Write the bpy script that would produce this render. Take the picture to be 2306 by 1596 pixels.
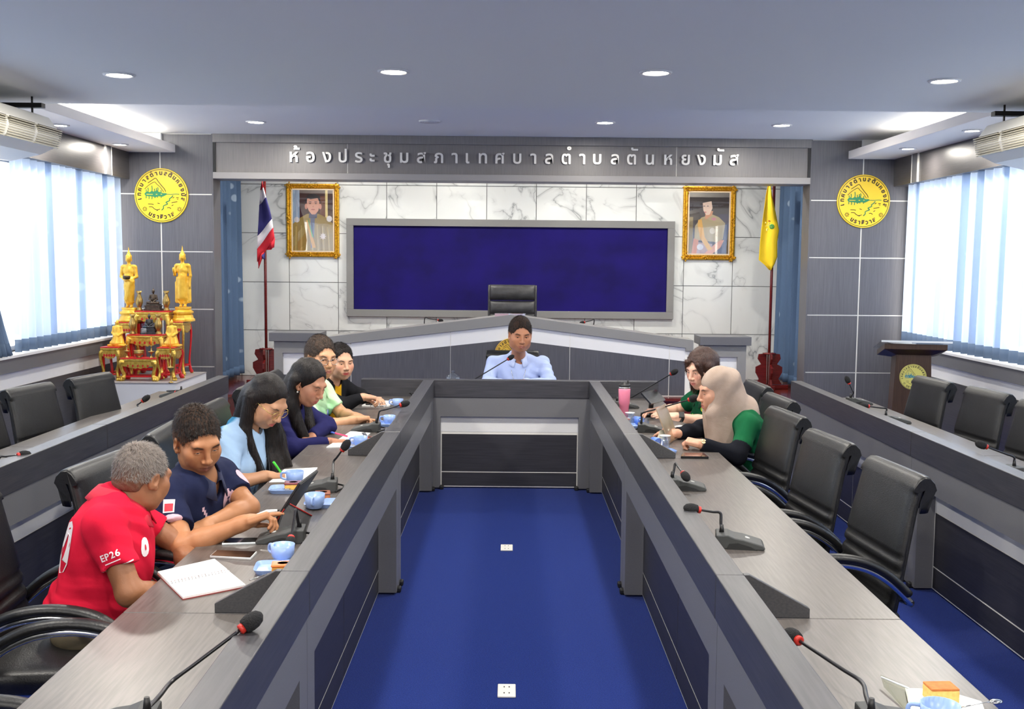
import bpy, bmesh, math, random
import numpy as np
from mathutils import Vector, Matrix, Euler
from mathutils.bvhtree import BVHTree
random.seed(7)
for _o in list(bpy.data.objects): bpy.data.objects.remove(_o)
SC = bpy.context.scene
COL = SC.collection
# ------------------------------------------------------------------ camera
FPX, PW, PH = 2400.0, 2306.0, 1596.0
CAM = Vector((0, 0, 1.70)); _pt, _yw, _ro = math.radians(-4.95), math.radians(0.1), 0.0095
_F = Vector((math.sin(_yw)*math.cos(_pt), math.cos(_yw)*math.cos(_pt), math.sin(_pt)))
_R = Vector((math.cos(_yw), -math.sin(_yw), 0)); _U = _R.cross(_F)
_R2 = _R*math.cos(_ro) + _U*math.sin(_ro); _U2 = _U*math.cos(_ro) - _R*math.sin(_ro)
cd = bpy.data.cameras.new('camera'); cam = bpy.data.objects.new('camera', cd); COL.objects.link(cam)
cam.matrix_world = Matrix(((_R2.x, _U2.x, -_F.x, CAM.x), (_R2.y, _U2.y, -_F.y, CAM.y), (_R2.z, _U2.z, -_F.z, CAM.z), (0, 0, 0, 1)))
cd.sensor_width = 36; cd.lens = FPX/PW*36; cd.clip_start = 0.05
SC.camera = cam
def at(u, v, x=None, y=None, z=None):
    """point of the place seen at photo pixel (u,v) on the plane x=, y= or z="""
    d = _F + _R2*((u-PW/2)/FPX) + _U2*((PH/2-v)/FPX)
    if x is not None: t = (x-CAM.x)/d.x
    elif y is not None: t = (y-CAM.y)/d.y
    else: t = (z-CAM.z)/d.z
    return CAM + d*t
# ------------------------------------------------------------------ light
SC.view_settings.view_transform = 'Standard'; SC.view_settings.look = 'None'
SC.view_settings.gamma = 1; SC.view_settings.use_curve_mapping = False
SC.view_settings.exposure = 0.22
W = bpy.data.worlds.new('sky'); SC.world = W; W.use_nodes = True
W.node_tree.nodes['Background'].inputs[0].default_value = (1.0, 0.975, 0.95, 1)
W.node_tree.nodes['Background'].inputs[1].default_value = 5.0
LAMP_W = 30.0       # watts of one ceiling downlight
COVE_W = 20.0       # watts of one tube behind the coffer edge
def lamp(name, loc, w, size, col=(1.0, 0.95, 0.86), rot=(0, 0, 0), shape='DISK', size_y=None, spread=180, parent=None):
    l = bpy.data.lights.new(name, 'AREA'); l.shape = shape; l.size = size
    if size_y: l.size_y = size_y
    l.energy = w; l.color = col; l.spread = math.radians(spread)
    o = bpy.data.objects.new(name, l); COL.objects.link(o); o.location = loc; o.rotation_euler = rot
    if parent: o.parent = parent
    return o
# ------------------------------------------------------------------ materials
def srgb(c):
    return tuple(((x/255)/12.92 if x/255 <= .04045 else ((x/255+.055)/1.055)**2.4) for x in c[:3])
_M = {}
def mat(name, col=(200, 200, 200), rough=.5, metal=0., spec=.5, emit=None, alpha=None, coat=0., sheen=0., trans=0.):
    if name in _M: return _M[name]
    m = bpy.data.materials.new(name); m.use_nodes = True; b = m.node_tree.nodes['Principled BSDF']
    c = srgb(col) + (1,)
    b.inputs['Base Color'].default_value = c; b.inputs['Roughness'].default_value = rough
    b.inputs['Metallic'].default_value = metal; b.inputs['Specular IOR Level'].default_value = spec
    b.inputs['Coat Weight'].default_value = coat; b.inputs['Sheen Weight'].default_value = sheen
    if emit: b.inputs['Emission Color'].default_value = c; b.inputs['Emission Strength'].default_value = emit
    if trans: b.inputs['Transmission Weight'].default_value = trans
    if alpha is not None: b.inputs['Alpha'].default_value = alpha
    m.diffuse_color = c; _M[name] = m
    return m
def _n(m, t, **k):
    n = m.node_tree.nodes.new(t)
    for a, v in k.items():
        if a in n.inputs: n.inputs[a].default_value = v
        else: setattr(n, a, v)
    return n
def _l(m, a, b): m.node_tree.links.new(a, b)
def noisy(name, c1, c2, scale=(1, 1, 1), nscale=10., detail=4., rough=.5, bump=0., metal=0., spec=.5, lo=.35, hi=.65, bscale=None, coords='Object', coat=0., distort=0., sheen=0.):
    """base colour between c1 and c2 by stretched noise, optional bump"""
    if name in _M: return _M[name]
    m = mat(name, c1, rough, metal, spec, coat=coat, sheen=sheen); b = m.node_tree.nodes['Principled BSDF']
    tc = _n(m, 'ShaderNodeTexCoord'); mp = _n(m, 'ShaderNodeMapping'); mp.inputs['Scale'].default_value = scale
    _l(m, tc.outputs[coords], mp.inputs[0])
    nz = _n(m, 'ShaderNodeTexNoise', Scale=nscale, Detail=detail, Distortion=distort); _l(m, mp.outputs[0], nz.inputs['Vector'])
    r = _n(m, 'ShaderNodeValToRGB'); e = r.color_ramp.elements
    e[0].position, e[1].position = lo, hi; e[0].color = srgb(c1)+(1,); e[1].color = srgb(c2)+(1,)
    _l(m, nz.outputs['Fac'], r.inputs[0]); _l(m, r.outputs[0], b.inputs['Base Color'])
    if bump:
        src = nz
        if bscale:
            src = _n(m, 'ShaderNodeTexNoise', Scale=bscale, Detail=3.); _l(m, mp.outputs[0], src.inputs['Vector'])
        bp = _n(m, 'ShaderNodeBump', Strength=bump, Distance=.01); _l(m, src.outputs['Fac'], bp.inputs['Height']); _l(m, bp.outputs[0], b.inputs['Normal'])
    return m
# laminates: streaks run along the long direction of the boards
LAM_TOP = noisy('desk_laminate', (78, 73, 70), (98, 92, 88), (40, 2.2, 40), 3, 5, .36, spec=1.)
LAM_TOPX = noisy('desk_laminate_across', (78, 73, 70), (98, 92, 88), (2.2, 40, 40), 3, 5, .36, spec=1.)
LAM_DARK = noisy('dark_laminate', (50, 50, 54), (68, 67, 70), (40, 1.6, 60), 3, 5, .38, spec=.9)
LAM_DARKX = noisy('dark_laminate_across', (50, 50, 55), (68, 67, 72), (1.6, 40, 60), 3, 5, .42)
LAM_GREY = noisy('grey_laminate', (104, 104, 107), (112, 112, 115), (60, 60, 60), 6, 3, .45)
LAM_PANEL = noisy('charcoal_panel', (82, 82, 88), (98, 97, 102), (90, 90, 1.3), 3, 5, .42)
LAM_HEAD = noisy('header_laminate', (116, 113, 113), (128, 124, 123), (70, 70, 1.5), 3, 4, .38)
LAM_BLACK = noisy('black_laminate', (38, 38, 44), (50, 49, 55), (30, 1.5, 50), 3, 5, .45)
LAM_BLACKX = noisy('black_laminate_across', (38, 38, 44), (50, 49, 55), (1.5, 30, 50), 3, 5, .45)
WHITE_LAM = mat('white_laminate', (226, 226, 226), .45)
SEAM = mat('white_seam', (235, 233, 226), .5)
PAINT = mat('white_paint', (238, 239, 238), .8, spec=.2)
PAINT_EDGE = mat('soffit_paint', (240, 236, 233), .7, spec=.3)
CARPET = noisy('blue_carpet', (12, 33, 100), (22, 52, 134), (1, 1, 1), 260, 3, .95, bump=.6, spec=.05, sheen=.08)
CHROME = mat('chrome', (225, 228, 232), .12, 1.)
STEEL = mat('brushed_steel', (222, 220, 215), .26, 1.)
BLACK = mat('black_plastic', (22, 22, 24), .45)
LEATHER = noisy('black_leather', (17, 17, 18), (24, 24, 25), (1, 1, 1), 60, 4, .40, bump=.12, spec=.5, bscale=220)
GOLD = noisy('gold_leaf', (200, 160, 62), (228, 194, 96), (1, 1, 1), 45, 4, .34, bump=.3, metal=.75)
GOLDY = noisy('gold_paint', (226, 170, 40), (244, 196, 68), (1, 1, 1), 18, 2, .32, metal=.25, spec=.6)
RED_LAC = mat('red_lacquer', (196, 24, 30), .3, coat=.3)
# ------------------------------------------------------------------ mesh helpers
class MB:
    def __init__(s): s.v = []; s.f = []; s.m = []; s.sm = []
    def add(s, vs, fs, m=0, smooth=False, M=None):
        b = len(s.v)
        for p in vs: s.v.append(tuple(M @ Vector(p)) if M is not None else tuple(p))
        for f in fs: s.f.append(tuple(b+i for i in f)); s.m.append(m); s.sm.append(smooth)
        return s
    def box(s, x0, x1, y0, y1, z0, z1, m=0, M=None):
        return s.add([(x0, y0, z0), (x1, y0, z0), (x1, y1, z0), (x0, y1, z0), (x0, y0, z1), (x1, y0, z1), (x1, y1, z1), (x0, y1, z1)],
                     [(0, 3, 2, 1), (4, 5, 6, 7), (0, 1, 5, 4), (1, 2, 6, 5), (2, 3, 7, 6), (3, 0, 4, 7)], m, M=M)
    def prism(s, poly, a0, a1, axis='y', m=0, M=None, smooth=False):
        """polygon (counter-clockwise seen from +axis end... either order works) extruded along axis"""
        n = len(poly)
        def q(p, a): return {'x': (a, p[0], p[1]), 'y': (p[0], a, p[1]), 'z': (p[0], p[1], a)}[axis]
        vs = [q(p, a0) for p in poly]+[q(p, a1) for p in poly]
        fs = [tuple(range(n-1, -1, -1)), tuple(range(n, 2*n))]+[(i, (i+1) % n, n+(i+1) % n, n+i) for i in range(n)]
        s.add(vs, fs[:2], m, False, M); b = len(s.v)-2*n
        for f in fs[2:]: s.f.append(tuple(b+i for i in f)); s.m.append(m); s.sm.append(smooth)
        return s
    def tube(s, path, r, n=8, m=0, M=None, caps=True, flat=1.0, up=None):
        P = [Vector(p) for p in path]; k = len(P)
        R = r if isinstance(r, (list, tuple)) else [r]*k
        T = [(P[min(i+1, k-1)]-P[max(i-1, 0)]).normalized() for i in range(k)]
        nrm = Vector(up) if up else (Vector((0, 0, 1)) if abs(T[0].z) < .9 else Vector((1, 0, 0)))
        vs = []
        for i in range(k):
            nrm = (nrm-T[i]*nrm.dot(T[i])).normalized(); bn = T[i].cross(nrm)
            for j in range(n):
                a = 2*math.pi*j/n; vs.append(P[i]+(nrm*math.cos(a)*flat+bn*math.sin(a))*R[i])
        fs = [(i*n+j, i*n+(j+1) % n, (i+1)*n+(j+1) % n, (i+1)*n+j) for i in range(k-1) for j in range(n)]
        s.add(vs, fs, m, True, M)
        if caps:
            b = len(s.v)-k*n
            s.f.append(tuple(b+j for j in range(n-1, -1, -1))); s.m.append(m); s.sm.append(False)
            s.f.append(tuple(b+(k-1)*n+j for j in range(n))); s.m.append(m); s.sm.append(False)
        return s
    def lathe(s, prof, n=16, m=0, M=None, smooth=True, sx=1., sy=1.):
        vs = []; k = len(prof)
        for r, z in prof:
            for j in range(n):
                a = 2*math.pi*j/n; vs.append((r*math.cos(a)*sx, r*math.sin(a)*sy, z))
        fs = [(i*n+j, i*n+(j+1) % n, (i+1)*n+(j+1) % n, (i+1)*n+j) for i in range(k-1) for j in range(n)]
        s.add(vs, fs, m, smooth, M); b = len(s.v)-k*n
        if prof[0][0] > 1e-5: s.f.append(tuple(b+j for j in range(n-1, -1, -1))); s.m.append(m); s.sm.append(False)
        if prof[-1][0] > 1e-5: s.f.append(tuple(b+(k-1)*n+j for j in range(n))); s.m.append(m); s.sm.append(False)
        return s
    def ball(s, c, r, n=12, m=0, M=None, sc=(1, 1, 1)):
        k = n//2+1
        pr = [(math.sin(math.pi*i/(k-1)), -math.cos(math.pi*i/(k-1))) for i in range(k)]; vs = []
        for a, z in pr:
            for j in range(n):
                t = 2*math.pi*j/n; vs.append((c[0]+r*a*math.cos(t)*sc[0], c[1]+r*a*math.sin(t)*sc[1], c[2]+r*z*sc[2]))
        return s.add(vs, [(i*n+j, i*n+(j+1) % n, (i+1)*n+(j+1) % n, (i+1)*n+j) for i in range(k-1) for j in range(n)], m, True, M)
    def grid(s, fn, nu, nv, m=0, M=None, smooth=True, wrap=False):
        vs = [fn(i/(nu-1), j/(nv-1)) for i in range(nu) for j in range(nv)]
        fs = [(i*nv+j, (i+1)*nv+j, (i+1)*nv+j+1, i*nv+j+1) for i in range(nu-1) for j in range(nv-1)]
        return s.add(vs, fs, m, smooth, M)
    def loft(s, rings, m=0, M=None, smooth=True, caps=True):
        n = len(rings[0]); k = len(rings); vs = [p for r in rings for p in r]
        s.add(vs, [(i*n+j, i*n+(j+1) % n, (i+1)*n+(j+1) % n, (i+1)*n+j) for i in range(k-1) for j in range(n)], m, smooth, M)
        if caps:
            b = len(s.v)-k*n
            s.f.append(tuple(b+j for j in range(n-1, -1, -1))); s.m.append(m); s.sm.append(False)
            s.f.append(tuple(b+(k-1)*n+j for j in range(n))); s.m.append(m); s.sm.append(False)
        return s
    def mesh(s, name, mats):
        me = bpy.data.meshes.new(name); me.from_pydata(s.v, [], s.f)
        for x in (mats if isinstance(mats, (list, tuple)) else [mats]): me.materials.append(x)
        me.polygons.foreach_set('material_index', s.m); me.polygons.foreach_set('use_smooth', s.sm)
        bm = bmesh.new(); bm.from_mesh(me); bmesh.ops.recalc_face_normals(bm, faces=bm.faces); bm.to_mesh(me); bm.free()
        return me
    def build(s, name, mats, parent=None, bevel=0., loc=None, rotz=0., seg=2, solid=0., sub=0):
        o = bpy.data.objects.new(name, s.mesh(name, mats)); COL.objects.link(o)
        if parent is not None: o.parent = parent
        if loc is not None: o.location = loc
        if rotz: o.rotation_euler.z = rotz
        if solid: md = o.modifiers.new('thick', 'SOLIDIFY'); md.thickness = solid; md.offset = 0
        if sub: md = o.modifiers.new('sub', 'SUBSURF'); md.levels = sub; md.render_levels = sub
        if bevel: md = o.modifiers.new('bevel', 'BEVEL'); md.width = bevel; md.segments = seg; md.limit_method = 'ANGLE'; md.angle_limit = math.radians(40)
        return o
def bx(name, x0, x1, y0, y1, z0, z1, m, parent=None, bevel=0.):
    return MB().box(min(x0, x1), max(x0, x1), min(y0, y1), max(y0, y1), min(z0, z1), max(z0, z1)).build(name, m, parent, bevel)
def tag(o, label, cat, group=None):
    o['label'] = label; o['category'] = cat
    if group: o['group'] = group
    return o
def thing(name, label, cat, loc=(0, 0, 0), rotz=0., group=None):
    o = bpy.data.objects.new(name, None); COL.objects.link(o); o.empty_display_size = .1
    o.location = loc; o.rotation_euler.z = rotz
    return tag(o, label, cat, group)
def struct(o, label=None):
    o['kind'] = 'structure'
    if label: o['label'] = label
    return o
def setting(name, label=None):
    o = bpy.data.objects.new(name, None); COL.objects.link(o); o.empty_display_size = .1
    return struct(o, label)
def dup(o, parent=None, **k):
    c = o.copy(); COL.objects.link(c); c.parent = parent
    for ch in list(o.children): dup(ch, c)
    for a, v in k.items():
        if a == 'loc': c.location = v
        elif a == 'rotz': c.rotation_euler.z = v
        else: c[a] = v
    return c
def rotm(z=0., x=0., y=0., loc=(0, 0, 0), s=1.):
    return Matrix.Translation(loc) @ Matrix.Rotation(z, 4, 'Z') @ Matrix.Rotation(y, 4, 'Y') @ Matrix.Rotation(x, 4, 'X') @ Matrix.Scale(s, 4)
def lerp(a, b, t): return a+(b-a)*t
def spline(pts, n=8):
    P = [Vector(p) for p in pts]; out = []
    for i in range(len(P)-1):
        p0, p1, p2, p3 = P[max(i-1, 0)], P[i], P[i+1], P[min(i+2, len(P)-1)]
        for j in range(n):
            t = j/n
            out.append(.5*((2*p1)+(p2-p0)*t+(2*p0-5*p1+4*p2-p3)*t*t+(3*p1-p0-3*p2+p3)*t**3))
    out.append(P[-1]); return out
# ------------------------------------------------------------------ lettering
_GL = {}
def glyphs(chars, bold=0.):
    todo = [c for c in chars if (c, bold) not in _GL]; tmp = []
    for c in dict.fromkeys(todo):
        cu = bpy.data.curves.new('t', 'FONT'); cu.body = c; cu.size = 1; cu.offset = bold; cu.resolution_u = 3; cu.fill_mode = 'FRONT'
        o = bpy.data.objects.new('t', cu); COL.objects.link(o); tmp.append((c, o))
    dg = bpy.context.evaluated_depsgraph_get(); dg.update()
    for c, o in tmp:
        ev = o.evaluated_get(dg); me = ev.to_mesh()
        V = [tuple(v.co) for v in me.vertices]; Fc = [tuple(p.vertices) for p in me.polygons]
        ev.to_mesh_clear(); _GL[(c, bold)] = (V, Fc)
    for c, o in tmp:
        cu = o.data; bpy.data.objects.remove(o); bpy.data.curves.remove(cu)
def glyph_mb(mb, c, M, bold=0., depth=0., m=0, center=True):
    """adds the letter, centred on x, standing in the local xy plane, thickness along +z"""
    V, Fc = _GL[(c, bold)]
    if not V: return mb
    xs = [v[0] for v in V]; cx = (min(xs)+max(xs))/2 if center else 0
    V = [(v[0]-cx, v[1], 0) for v in V]; n = len(V)
    if not depth: return mb.add([(x, y, z) for x, y, z in V], Fc, m, False, M)
    ec = {}
    for f in Fc:
        for i in range(len(f)):
            e = (f[i], f[(i+1) % len(f)]); ec[e] = ec.get(e, 0)+1
    side = [(a, b, b+n, a+n) for (a, b) in ec if (b, a) not in ec]
    return mb.add(V+[(x, y, depth) for x, y, z in V], [tuple(reversed(f)) for f in Fc]+[tuple(i+n for i in f) for f in Fc]+side, m, False, M)
# ================================================================== THE ROOM
XW, YP, WB, ZC, ZC2, YC, ZS = 4.06, 11.0, 12.8, 2.78, 2.97, 7.62, .31
struct(bx('floor', -XW-.2, XW+.2, -3.2, YP+.1, -.1, 0, CARPET), 'deep blue carpet between the desks')
struct(bx('wall_rear', -XW-.2, XW+.2, -3.4, -3.2, 0, 3.1, mat('rear_paint', (205, 203, 200), .7)))
ce = setting('ceiling', 'pale grey painted ceiling with a raised coffer in front of the stage')
bx('ceiling_panel', -XW-.2, XW+.2, -3.2, YC, ZC, ZC+.05, PAINT, ce)
bx('coffer_lip', -XW-.2, XW+.2, YC-.04, YC, ZC+.05, ZC2, PAINT, ce)
bx('coffer_panel', -XW-.2, XW+.2, YC-.04, WB+.1, ZC2, ZC2+.05, PAINT, ce)
k = 0
for s in (-1, 1):
    k += 1
    t = struct(bx('trim_%d' % k, s*3.43, s*(XW+.1), YC, YP, ZC, ZC+.08, PAINT_EDGE, bevel=.004), 'white coffer ledge hiding a light tube, %s windows' % ('beside the left' if s < 0 else 'beside the right'))
    bx('cove_wall', s*3.56, s*(XW+.1), YP-.05, YP, ZC+.08, ZC2, PAINT, t)
# stage ---------------------------------------------------------------
RED_WOOD = noisy('red_brown_parquet', (92, 34, 26), (120, 48, 36), (3, 30, 3), 3, 4, .2, coat=.4)
st = setting('floor_stage', 'raised red brown wooden stage')
bx('stage_floor', -3.05, 3.05, YP-.05, YP+.25, ZS-.03, ZS, RED_WOOD, st); bx('stage_floor', -3.32, 3.32, YP+.25, WB, ZS-.03, ZS, RED_WOOD, st)
bx('stage_riser', -3.06, 3.06, YP-.01, YP+.04, 0, ZS-.03, RED_WOOD, st)
bx('stage_side', -3.36, -3.30, YP+.25, WB, ZS-.03, ZC2, LAM_PANEL, st); bx('stage_side', 3.30, 3.36, YP+.25, WB, ZS-.03, ZC2, LAM_PANEL, st)
# marble wall, tile by tile --------------------------------------------
MARB = mat('white_marble', (226, 229, 228), .13, spec=.6)
def _marble(m):
    b = m.node_tree.nodes['Principled BSDF']; g = _n(m, 'ShaderNodeNewGeometry'); oi = _n(m, 'ShaderNodeObjectInfo')
    mu = _n(m, 'ShaderNodeVectorMath', operation='MULTIPLY_ADD'); mu.inputs[1].default_value = (1, 1, 1)
    _l(m, g.outputs['Position'], mu.inputs[0]); sc = _n(m, 'ShaderNodeVectorMath', operation='SCALE'); sc.inputs[0].default_value = (7, 3, 11)
    _l(m, oi.outputs['Random'], sc.inputs['Scale']); _l(m, sc.outputs[0], mu.inputs[2])
    w = _n(m, 'ShaderNodeTexNoise', Scale=1.5, Detail=4., Roughness=.5, Distortion=1.1); _l(m, mu.outputs[0], w.inputs['Vector'])
    s = _n(m, 'ShaderNodeMath', operation='SUBTRACT'); s.inputs[1].default_value = .5; _l(m, w.outputs['Fac'], s.inputs[0])
    a = _n(m, 'ShaderNodeMath', operation='ABSOLUTE'); _l(m, s.outputs[0], a.inputs[0])
    r = _n(m, 'ShaderNodeValToRGB'); e = r.color_ramp.elements
    e[0].position, e[0].color = 0., srgb((140, 144, 147))+(1,); e[1].position, e[1].color = .008, srgb((196, 200, 200))+(1,)
    x = e.new(.05); x.color = srgb((218, 222, 221))+(1,)
    _l(m, a.outputs[0], r.inputs[0])
    w2 = _n(m, 'ShaderNodeTexNoise', Scale=1.3, Detail=3.); _l(m, mu.outputs[0], w2.inputs['Vector'])
    mx = _n(m, 'ShaderNodeMix', data_type='RGBA'); mx.inputs['B'].default_value = srgb((222, 226, 225))+(1,)
    r2 = _n(m, 'ShaderNodeValToRGB'); r2.color_ramp.elements[0].position = .45; r2.color_ramp.elements[1].position = .6
    _l(m, w2.outputs['Fac'], r2.inputs[0]); _l(m, r2.outputs[0], mx.inputs['Factor']); _l(m, r.outputs[0], mx.inputs['A']); _l(m, mx.outputs['Result'], b.inputs['Base Color'])
_marble(MARB)
wb = struct(bx('wall_back', -3.36, 3.36, WB, WB+.1, 0, ZC2, mat('tile_grout', (96, 97, 100), .8)), 'white veined marble tile wall behind the stage')
xs = [-3.3, -3.235, -2.65, -2.065, -1.485, -.89, -.295, .295, .89, 1.485, 2.065, 2.65, 3.235, 3.3]; zs = [ZS, .86, 1.437, 2.02, 2.595, ZC2]
for i in range(len(xs)-1):
    for j in range(len(zs)-1):
        bx('tile', xs[i]+.0035, xs[i+1]-.0035, WB-.012, WB-.0005, zs[j]+.0035, zs[j+1]-.0035, MARB, wb)
# stage-front walls with charcoal panels ---------------------------------
for s in (-1, 1):
    w = struct(bx('wall_stage_%s' % ('left' if s < 0 else 'right'), s*3.06, s*(XW+.15), YP, YP+.25, 0, ZC2, SEAM), 'charcoal panelled wall section with white seams, %s' % ('behind the altar' if s < 0 else 'behind the lectern'))
    zz = [0, .592, 1.187, 1.777, 2.36, ZC2]
    for (a, b) in ((3.05, 3.581), (3.595, XW+.1)):
        for j in range(5):
            bx('panel', s*a, s*b, YP-.006, YP-.0005, zz[j]+.006, zz[j+1]-.006, LAM_PANEL, w)
    bx('panel_return', s*3.046, s*3.06, YP-.014, YP+.25, 0, ZC2, LAM_PANEL, w)
# header over the stage --------------------------------------------------
h = struct(bx('wall_header', -3.045, 3.045, YP+.010, YP+.3, 2.525, ZC2, SEAM), 'grey header beam above the stage opening')
bx('header_band', -3.045, 3.045, YP-.03, YP+.02, 2.885, ZC2, LAM_HEAD, h, .003)
bx('header_band', -3.045, 3.045, YP-.03, YP+.3, 2.52, 2.585, mat('header_light', (150, 147, 146), .4), h, .003)
for a, b in ((-3.045, -1.685), (-1.675, 1.675), (1.685, 3.045)):
    bx('header_panel', a, b, YP+.004, YP+.0095, 2.585, 2.885, LAM_HEAD, h)
bx('header_return', -3.047, -3.02, YP-.01, YP+.02, 2.585, 2.885, BLACK, h); bx('header_return', 3.02, 3.047, YP-.01, YP+.02, 2.585, 2.885, BLACK, h)
# side walls with windows -------------------------------------------------
WINS = [(8.2, 10.92), (4.75, 7.85), (1.4, 4.5)]; ZI0, ZI1 = .93, 2.51
GLASS = mat('window_glass', (255, 255, 255), .0)
def _glass(m, fac=.08, tint=(1, 1, 1)):
    nt = m.node_tree; out = nt.nodes['Material Output']; tr = _n(m, 'ShaderNodeBsdfTransparent'); tr.inputs[0].default_value = tint+(1,)
    gl = _n(m, 'ShaderNodeBsdfGlossy'); gl.inputs['Roughness'].default_value = .02; mx = _n(m, 'ShaderNodeMixShader'); mx.inputs[0].default_value = fac
    _l(m, tr.outputs[0], mx.inputs[1]); _l(m, gl.outputs[0], mx.inputs[2]); _l(m, mx.outputs[0], out.inputs[0])
_glass(GLASS)
ALU = mat('window_aluminium', (205, 207, 210), .4, .6)
wn = 0
for s in (-1, 1):
    side = 'left' if s < 0 else 'right'
    w = setting('wall_'+side, 'dark panelled side wall with curtained windows, %s side' % side)
    def wx(a, b, y0, y1, z0, z1, m, n): bx(n, s*a, s*b, y0, y1, z0, z1, m, w)
    wx(XW, XW+.15, -3.2, YP+.2, ZI1, ZC2+.05, LAM_PANEL, 'wall_top')
    wx(XW+.02, XW+.15, -3.2, YP+.2, 0, ZI0, SEAM, 'wall_base')
    ed = [-3.2]+[q for a, b in reversed(WINS) for q in (a, b)]+[YP+.2]
    for i in range(0, len(ed), 2): wx(XW, XW+.15, ed[i], ed[i+1], ZI0, ZI1, LAM_PANEL, 'wall_pier')
    wx(XW-.15, XW+.15, -3.2, YP-.014, ZI0-.02, ZI0, WHITE_LAM, 'window_ledge')
    wx(XW-.13, XW+.02, -3.2, YP-.014, ZI0-.135, ZI0-.02, LAM_GREY, 'ledge_band')
    wx(XW-.09, XW+.02, -3.2, YP-.014, ZI0-.265, ZI0-.135, WHITE_LAM, 'white_band')
    y = -3.2
    while y < YP-.1:
        wx(XW-.10, XW+.02, y+.004, min(y+1.2, YP-.02)-.004, 0, ZI0-.265, LAM_DARK, 'panel'); y += 1.2
    # pelmet above the curtains
    p = bx('pelmet', s*3.90, s*XW, -3.2, YP-.014, ZI1-.005, ZC, noisy('pelmet_laminate', (70, 68, 70), (84, 81, 82), (30, 1.6, 50), 3, 5, .36), w)
    bx('pelmet_post', s*3.887, s*3.905, 10.33, 10.47, ZI1-.005, ZC, LAM_GREY, w)
    bx('pelmet_seam', s*3.884, s*3.906, 10.32, 10.332, ZI1-.005, ZC, SEAM, w); bx('pelmet_seam', s*3.884, s*3.906, 10.47, 10.482, ZI1-.005, ZC, SEAM, w)
    for (a, b) in WINS:
        wn += 1
        o = setting('window_%d' % wn, 'daylit window behind blue curtains in the %s wall' % side)
        n = 3
        for i in range(n):
            y0, y1 = lerp(a, b, i/n), lerp(a, b, (i+1)/n); m = MB()
            for q in ((y0, y0+.035, ZI0, ZI1), (y1-.035, y1, ZI0, ZI1), (y0+.035, y1-.035, ZI0, ZI0+.04), (y0+.035, y1-.035, ZI1-.04, ZI1)):
                m.box(min(s*(XW+.06), s*(XW+.1)), max(s*(XW+.06), s*(XW+.1)), q[0], q[1], q[2], q[3])
            m.build('window_frame', ALU, o)
            bx('pane', s*(XW+.078), s*(XW+.082), y0+.035, y1-.035, ZI0+.04, ZI1-.04, GLASS, o)
# curtains -----------------------------------------------------------------
def curtain_mat(name, c1, c2, tl, dots=True):
    m = mat(name, c1, .85, spec=.1); nt = m.node_tree; b = nt.nodes['Principled BSDF']; out = nt.nodes['Material Output']
    tc = _n(m, 'ShaderNodeTexCoord'); mp = _n(m, 'ShaderNodeMapping'); mp.inputs['Scale'].default_value = (.01, 1, 1); _l(m, tc.outputs['Object'], mp.inputs[0])
    vo = _n(m, 'ShaderNodeTexVoronoi', Scale=4.6, Randomness=.55); _l(m, mp.outputs[0], vo.inputs['Vector'])
    r = _n(m, 'ShaderNodeValToRGB'); e = r.color_ramp.elements; e[0].position, e[0].color = .17, srgb(c2)+(1,); e[1].position, e[1].color = .22, srgb(c1)+(1,)
    _l(m, vo.outputs['Distance'], r.inputs[0]); _l(m, r.outputs[0], b.inputs['Base Color'])
    t = _n(m, 'ShaderNodeBsdfTranslucent'); _l(m, r.outputs[0], t.inputs[0]); mx = _n(m, 'ShaderNodeMixShader'); mx.inputs[0].default_value = tl
    _l(m, b.outputs[0], mx.inputs[1]); _l(m, t.outputs[0], mx.inputs[2]); _l(m, mx.outputs[0], out.inputs[0])
    return m
CUR = curtain_mat('blue_sheer', (186, 203, 226), (200, 214, 232), .62)
HEM = curtain_mat('blue_hem', (120, 140, 166), (132, 150, 174), .25)
CURS = curtain_mat('stage_curtain_cloth', (84, 106, 136), (150, 168, 190), .05)
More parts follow.
